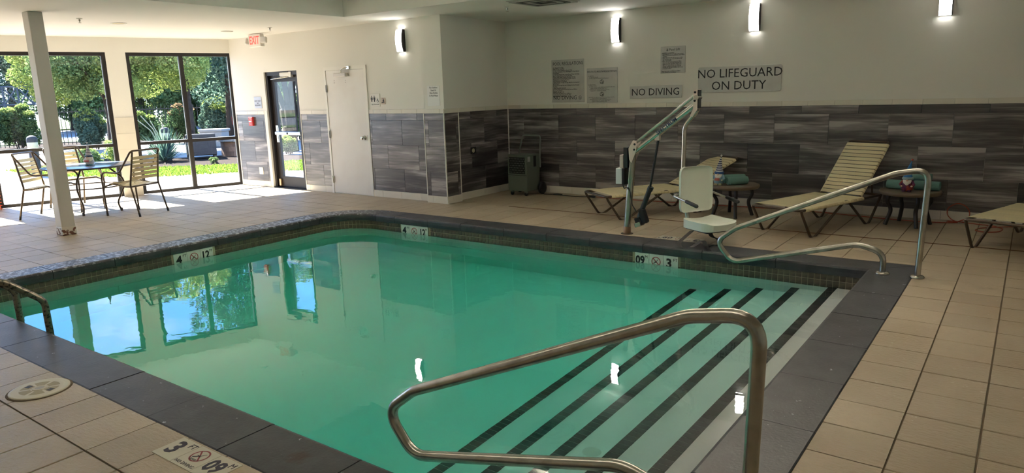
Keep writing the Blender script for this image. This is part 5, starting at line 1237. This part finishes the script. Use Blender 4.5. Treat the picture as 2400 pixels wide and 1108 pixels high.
tree(at(674, 21.5), 'old tree with many twisted reddish stems seen through the exit door', [(st_([(0, 0, -.02), (-.02, 0, .7), (.02, .0, 1.3), (.30, .1, 2.5)]), .20, .09), (st_([(-.05, .05, .5), (-.12, .1, 1.2), (-.42, .2, 2.4)]), .15, .07), (st_([(.02, -.06, .6), (.0, -.1, 1.3), (-.1, -.1, 2.6)]), .13, .07), (st_([(.08, .0, .8), (.25, .0, 1.2), (.42, .05, 1.9)]), .06, .035), (st_([(.1, -.02, .4), (.14, .0, 1.1), (.20, .05, 2.3)]), .11, .06)], crown(672, 18, .9, .8, 2.85, .45, .40), 10500, 0.043, 'mid', BARKR, group=TG)
HG = 'clipped garden hedges along the fence'
def hedge(loc, label, R, n_, lf_='dark', tips='lime', h=None, size=.075):
    n_ = int(n_*2.2); size *= .62
    t = thing('hedge_bush', label, 'bush', loc, group=HG)
    bl = [(random.uniform(-.62, .62)*R[0], random.uniform(-.62, .62)*R[1], R[2]*random.uniform(.24, .80), R[0]*random.uniform(.28, .55), R[1]*random.uniform(.28, .55), R[2]*random.uniform(.14, .26)) for _ in range(18)]
    link('foliage', leaves(bl, n_, size), LEAF[lf_], t)
    tb = [(b[0], b[1], b[2]+b[5]*.75, b[3]*.8, b[4]*.8, b[5]*.35) for b in bl if b[2] > R[2]*.5]
    if tb and tips: link('young_shoots', leaves(tb, n_//6, size), LEAF[tips], t)
    for k in range(4):
        a = random.uniform(0, 2*PI); m = MB(); m.tube([(.1*math.cos(a), .1*math.sin(a), 0), (.35*R[0]*math.cos(a), .35*R[1]*math.sin(a), R[2]*.5)], .02, 6); part('stem', m, BARK, t)
hedge(at(30, 31), 'large dark hedge bush behind the left bollard light', (.72, .72, 1.62), 5000)
hedge(at(207, 27.5), 'dark hedge bush left of the straight tree trunk', (.52, .5, 1.38), 3600, 'blue')
hedge(at(336, 27), 'dark hedge bush at the left side of the right window', (.52, .5, 1.25), 3200)
hedge(at(415, 28.5), 'hedge bush with reddish tips beside the window mullion', (.52, .5, 1.35), 3200, 'dark', 'red')
hedge(at(505, 28), 'wide hedge bush with bright top behind the fire pit', (.85, .7, 1.66), 6000, 'blue', 'lime')
hedge(at(590, 27), 'hedge bush farther right behind the fire pit', (.55, .6, 1.5), 3200, 'dark', 'lime')
hedge(at(262, 20.5), 'low bright green shrub under the straight tree trunk', (.42, .4, .62), 1800, 'lime', None, size=.05)
hedge(at(190, 20), 'low pale shrub behind the gnome on the patio table', (.42, .4, .50), 1500, 'mid', 'lime', size=.05)
hedge(at(700, 27), 'leafy green bush behind the old reddish tree', (.6, .5, 1.7), 3000, 'mid', 'lime')
hedge(at(640, 27.5), 'leafy bush behind the exit door frame', (.5, .5, 1.8), 2600, 'mid', 'lime')
hedge(at(668, 20.4), 'leafy shrub at the foot of the old reddish tree', (.30, .28, .52), 1500, 'mid', 'lime', size=.045)
hedge(at(485, 18.6), 'tiny green tuft growing in the mulch bed', (.10, .10, .17), 260, 'mid', None, size=.03)
# yucca-like plant with long blades and pale flower stalks
yu = thing('yucca_plant', 'spiky yucca with long blue green leaves and pale flower stalks', 'plant', at(368, 20.3))
m = MB(); vs = []; fs = []
for k in range(260):
    a = random.uniform(0, 2*PI); el = random.uniform(.25, 1.35); ln = random.uniform(.7, 1.05); d = Vector((math.cos(a)*math.cos(el), math.sin(a)*math.cos(el), math.sin(el))); sd_ = Vector((-math.sin(a), math.cos(a), 0))*.014
    i = len(vs); p1 = d*ln*.55; p2 = d*ln-Vector((0, 0, .10*math.cos(el)))
    vs += [tuple(sd_*.6), tuple(-sd_*.6), tuple(p1-sd_), tuple(p1+sd_), tuple(p2)]; fs += [(i, i+1, i+2, i+3), (i+3, i+2, i+4)]
m.add(vs, fs); part('blades', m, LEAF['blue'], yu)
for u_, h_ in ((-.55, 1.12), (-.42, 1.18), (-.22, 1.05), (.05, .95)):
    dx, dy = (lat(362)*u_).x, (lat(362)*u_).y
    m = MB(); m.tube(fillet([(0, 0, .2), (dx*.4, dy*.4, h_*.7), (dx, dy, h_)], .3, 5), .011, 6); part('flower_stalk', m, mat('pale_stalk', (.30, .26, .18), .7), yu)
# iron fence
FENM = mat('black_iron', (.010, .011, .013), .5)
def fence(a, b, h, label, post=2.0):
    a, b = Vector((*a, 0)), Vector((*b, 0)); d = (b-a); ln = d.length; d.normalize(); ang = math.atan2(d.y, d.x)
    t = thing('iron_fence', label, 'fence', a, group='black iron fences')
    pk = MB(); pk.box((-.011, -.011, .03), (.011, .011, h)); pm = pk.mesh('picket'); po = MB(); po.box((-.035, -.035, 0), (.035, .035, h+.06)); pom = po.mesh('post')
    n_ = int(ln/.13)
    for k in range(n_+1):
        p = d*(k*.13); ispost = k % 16 == 0
        link('post' if ispost else 'picket', pom if ispost else pm, FENM, t, p, (0, 0, ang))
    for z in (.12, h-.12):
        m = MB(); m.box((0, -.018, z-.018), (ln, .018, z+.018), Matrix.Rotation(ang, 4, 'Z')); part('rail', m, FENM, t)
    return t
fa_, fb_ = at(-60, 31.5), at(470, 31.5)
fence((fa_.x, fa_.y), (fb_.x, fb_.y), 1.35, 'black iron picket fence between the hedges and the road')
fa_, fb_ = at(640, 29), at(760, 29)
fence((fa_.x, fa_.y), (fb_.x, fb_.y), 1.35, 'black iron picket fence behind the old reddish tree')
# bollard lights
def bollard(loc, label):
    t = thing('bollard_light', label, 'bollard', loc, group='domed bollard lights')
    DK = mat('bollard_dark', (.012, .013, .015), .75)
    m = MB(); m.lathe([(.095, 0), (.095, .585)], 22); part('post', m, DK, t)
    m = MB(); m.lathe([(.10, .585), (.102, .59), (.102, .72), (.10, .725)], 22); part('lens_band', m, mat('bollard_lens', (.34, .32, .22), .5), t)
    m = MB(); m.lathe([(.106, .725), (.106, .775), (.098, .82), (.075, .85), (.035, .868), (0, .872)], 22); part('dome', m, DK, t)
bollard(at(59, 18.7), 'domed bollard light in front of the large left hedge'); bollard(at(377, 20.3), 'domed bollard light by the yucca stalks')
# fire pit built of blocks
fp = thing('fire_pit', 'round tan brick fire pit with rough stone cap', 'fire pit', at(566, 21.2))
BR = rand_hue(mat('tan_block', (.21, .115, .07), .85, bump=(20, .6)), .8, 1.2); STN = rand_hue(mat('cap_stone', (.34, .27, .21), .9, bump=(14, .9)), .85, 1.15)
def arc_block(r0, r1, a, z0, z1):
    m = MB(); k = 5; ps = [(r1*math.cos(-a+2*a*i/(k-1)), r1*math.sin(-a+2*a*i/(k-1))) for i in range(k)]+[(r0*math.cos(a-2*a*i/(k-1)), r0*math.sin(a-2*a*i/(k-1))) for i in range(k)]
    m.prism(ps, z0, z1); return m.mesh('block')
nb = 14; bm_ = arc_block(.42, .66, PI/nb*.985, 0, .128); cm_ = arc_block(.38, .74, PI/nb*.97, 0, .10)
for r in range(3):
    for k in range(nb): link('brick', bm_, BR, fp, (0, 0, r*.132), (0, 0, 2*PI*(k+.5*(r % 2))/nb))
for k in range(nb): link('cap_stone', cm_, STN, fp, (0, 0, .396+random.uniform(0, .012)), (0, 0, 2*PI*k/nb+.1))
m = MB(); m.lathe([(0, .25), (.42, .25)], 28); part('ash_bed', m, BLACK, fp)
# outdoor sofa and low wall
so = thing('outdoor_sofa', 'dark woven outdoor armchair seen from behind beside the fire pit', 'armchair', at(458, 20.6), math.radians(62))
WK = mat('dark_wicker', (.034, .026, .024), .7, bump=(60, .6))
m = MB(); m.rbox((-.34, -.36, .10), (.34, .36, .36), .03); part('seat_base', m, WK, so)
m = MB(); m.rbox((-.36, -.38, .10), (-.25, .38, .56), .03); part('arm', m, WK, so); m = MB(); m.rbox((.25, -.38, .10), (.36, .38, .56), .03); part('arm', m, WK, so)
m = MB(); m.rbox((-.36, -.40, .10), (.36, -.29, .66), .03); part('backrest', m, WK, so)
m = MB(); m.rbox((-.24, -.28, .36), (.24, .36, .46), .04); part('cushion', m, mat('grey_cushion', (.07, .08, .09), .9), so)
for x in (-.32, .32):
    for y_ in (-.35, .35): m = MB(); m.box((x-.03, y_-.03, 0), (x+.03, y_+.03, .10)); part('leg', m, WK, so)
bl = thing('low_wall_block', 'pale concrete bench block behind the outdoor armchair', 'bench', at(494, 25.5), math.radians(35))
m = MB(); m.rbox((-.36, -.3, 0), (.36, .3, .50), .02); part('bench_body', m, mat('pale_concrete', (.22, .215, .20), .85), bl); m = MB(); m.rbox((-.40, -.34, .50), (.40, .34, .58), .02); part('bench_cap', m, mat('pale_concrete', (.22, .215, .20), .85), bl)
# cross-braced timber railing of a raised walkway across the road
rl = thing('cross_braced_railing', 'grey railing with crossed braces high behind the left hedge', 'railing', at(20, 42))
RLM = mat('grey_timber', (.05, .053, .06), .7)
ra_, rb_ = at(-100, 42), at(112, 42); n_ = 6
z0, z1 = 1.56, 2.40
def rpt(f, z): q = ra_+(rb_-ra_)*f; return (q.x, q.y, z)
for z in (z0, z1):
    m = MB(); m.tube([rpt(0, z), rpt(1, z)], .05, 4); part('rail', m, RLM, rl, True)
for k in range(n_+1):
    m = MB(); m.tube([rpt(k/n_, z0), rpt(k/n_, z1)], .05, 4); part('baluster', m, RLM, rl, True)
    if k < n_:
        for a, b in ((z0, z1), (z1, z0)): m = MB(); m.tube([rpt(k/n_, a), rpt((k+1)/n_, b)], .035, 4); part('cross_brace', m, RLM, rl, True)
for k in (0, 3, 6):
    m = MB(); m.tube([rpt(k/n_, 0), rpt(k/n_, z0)], .09, 4); part('pier', m, RLM, rl, True)
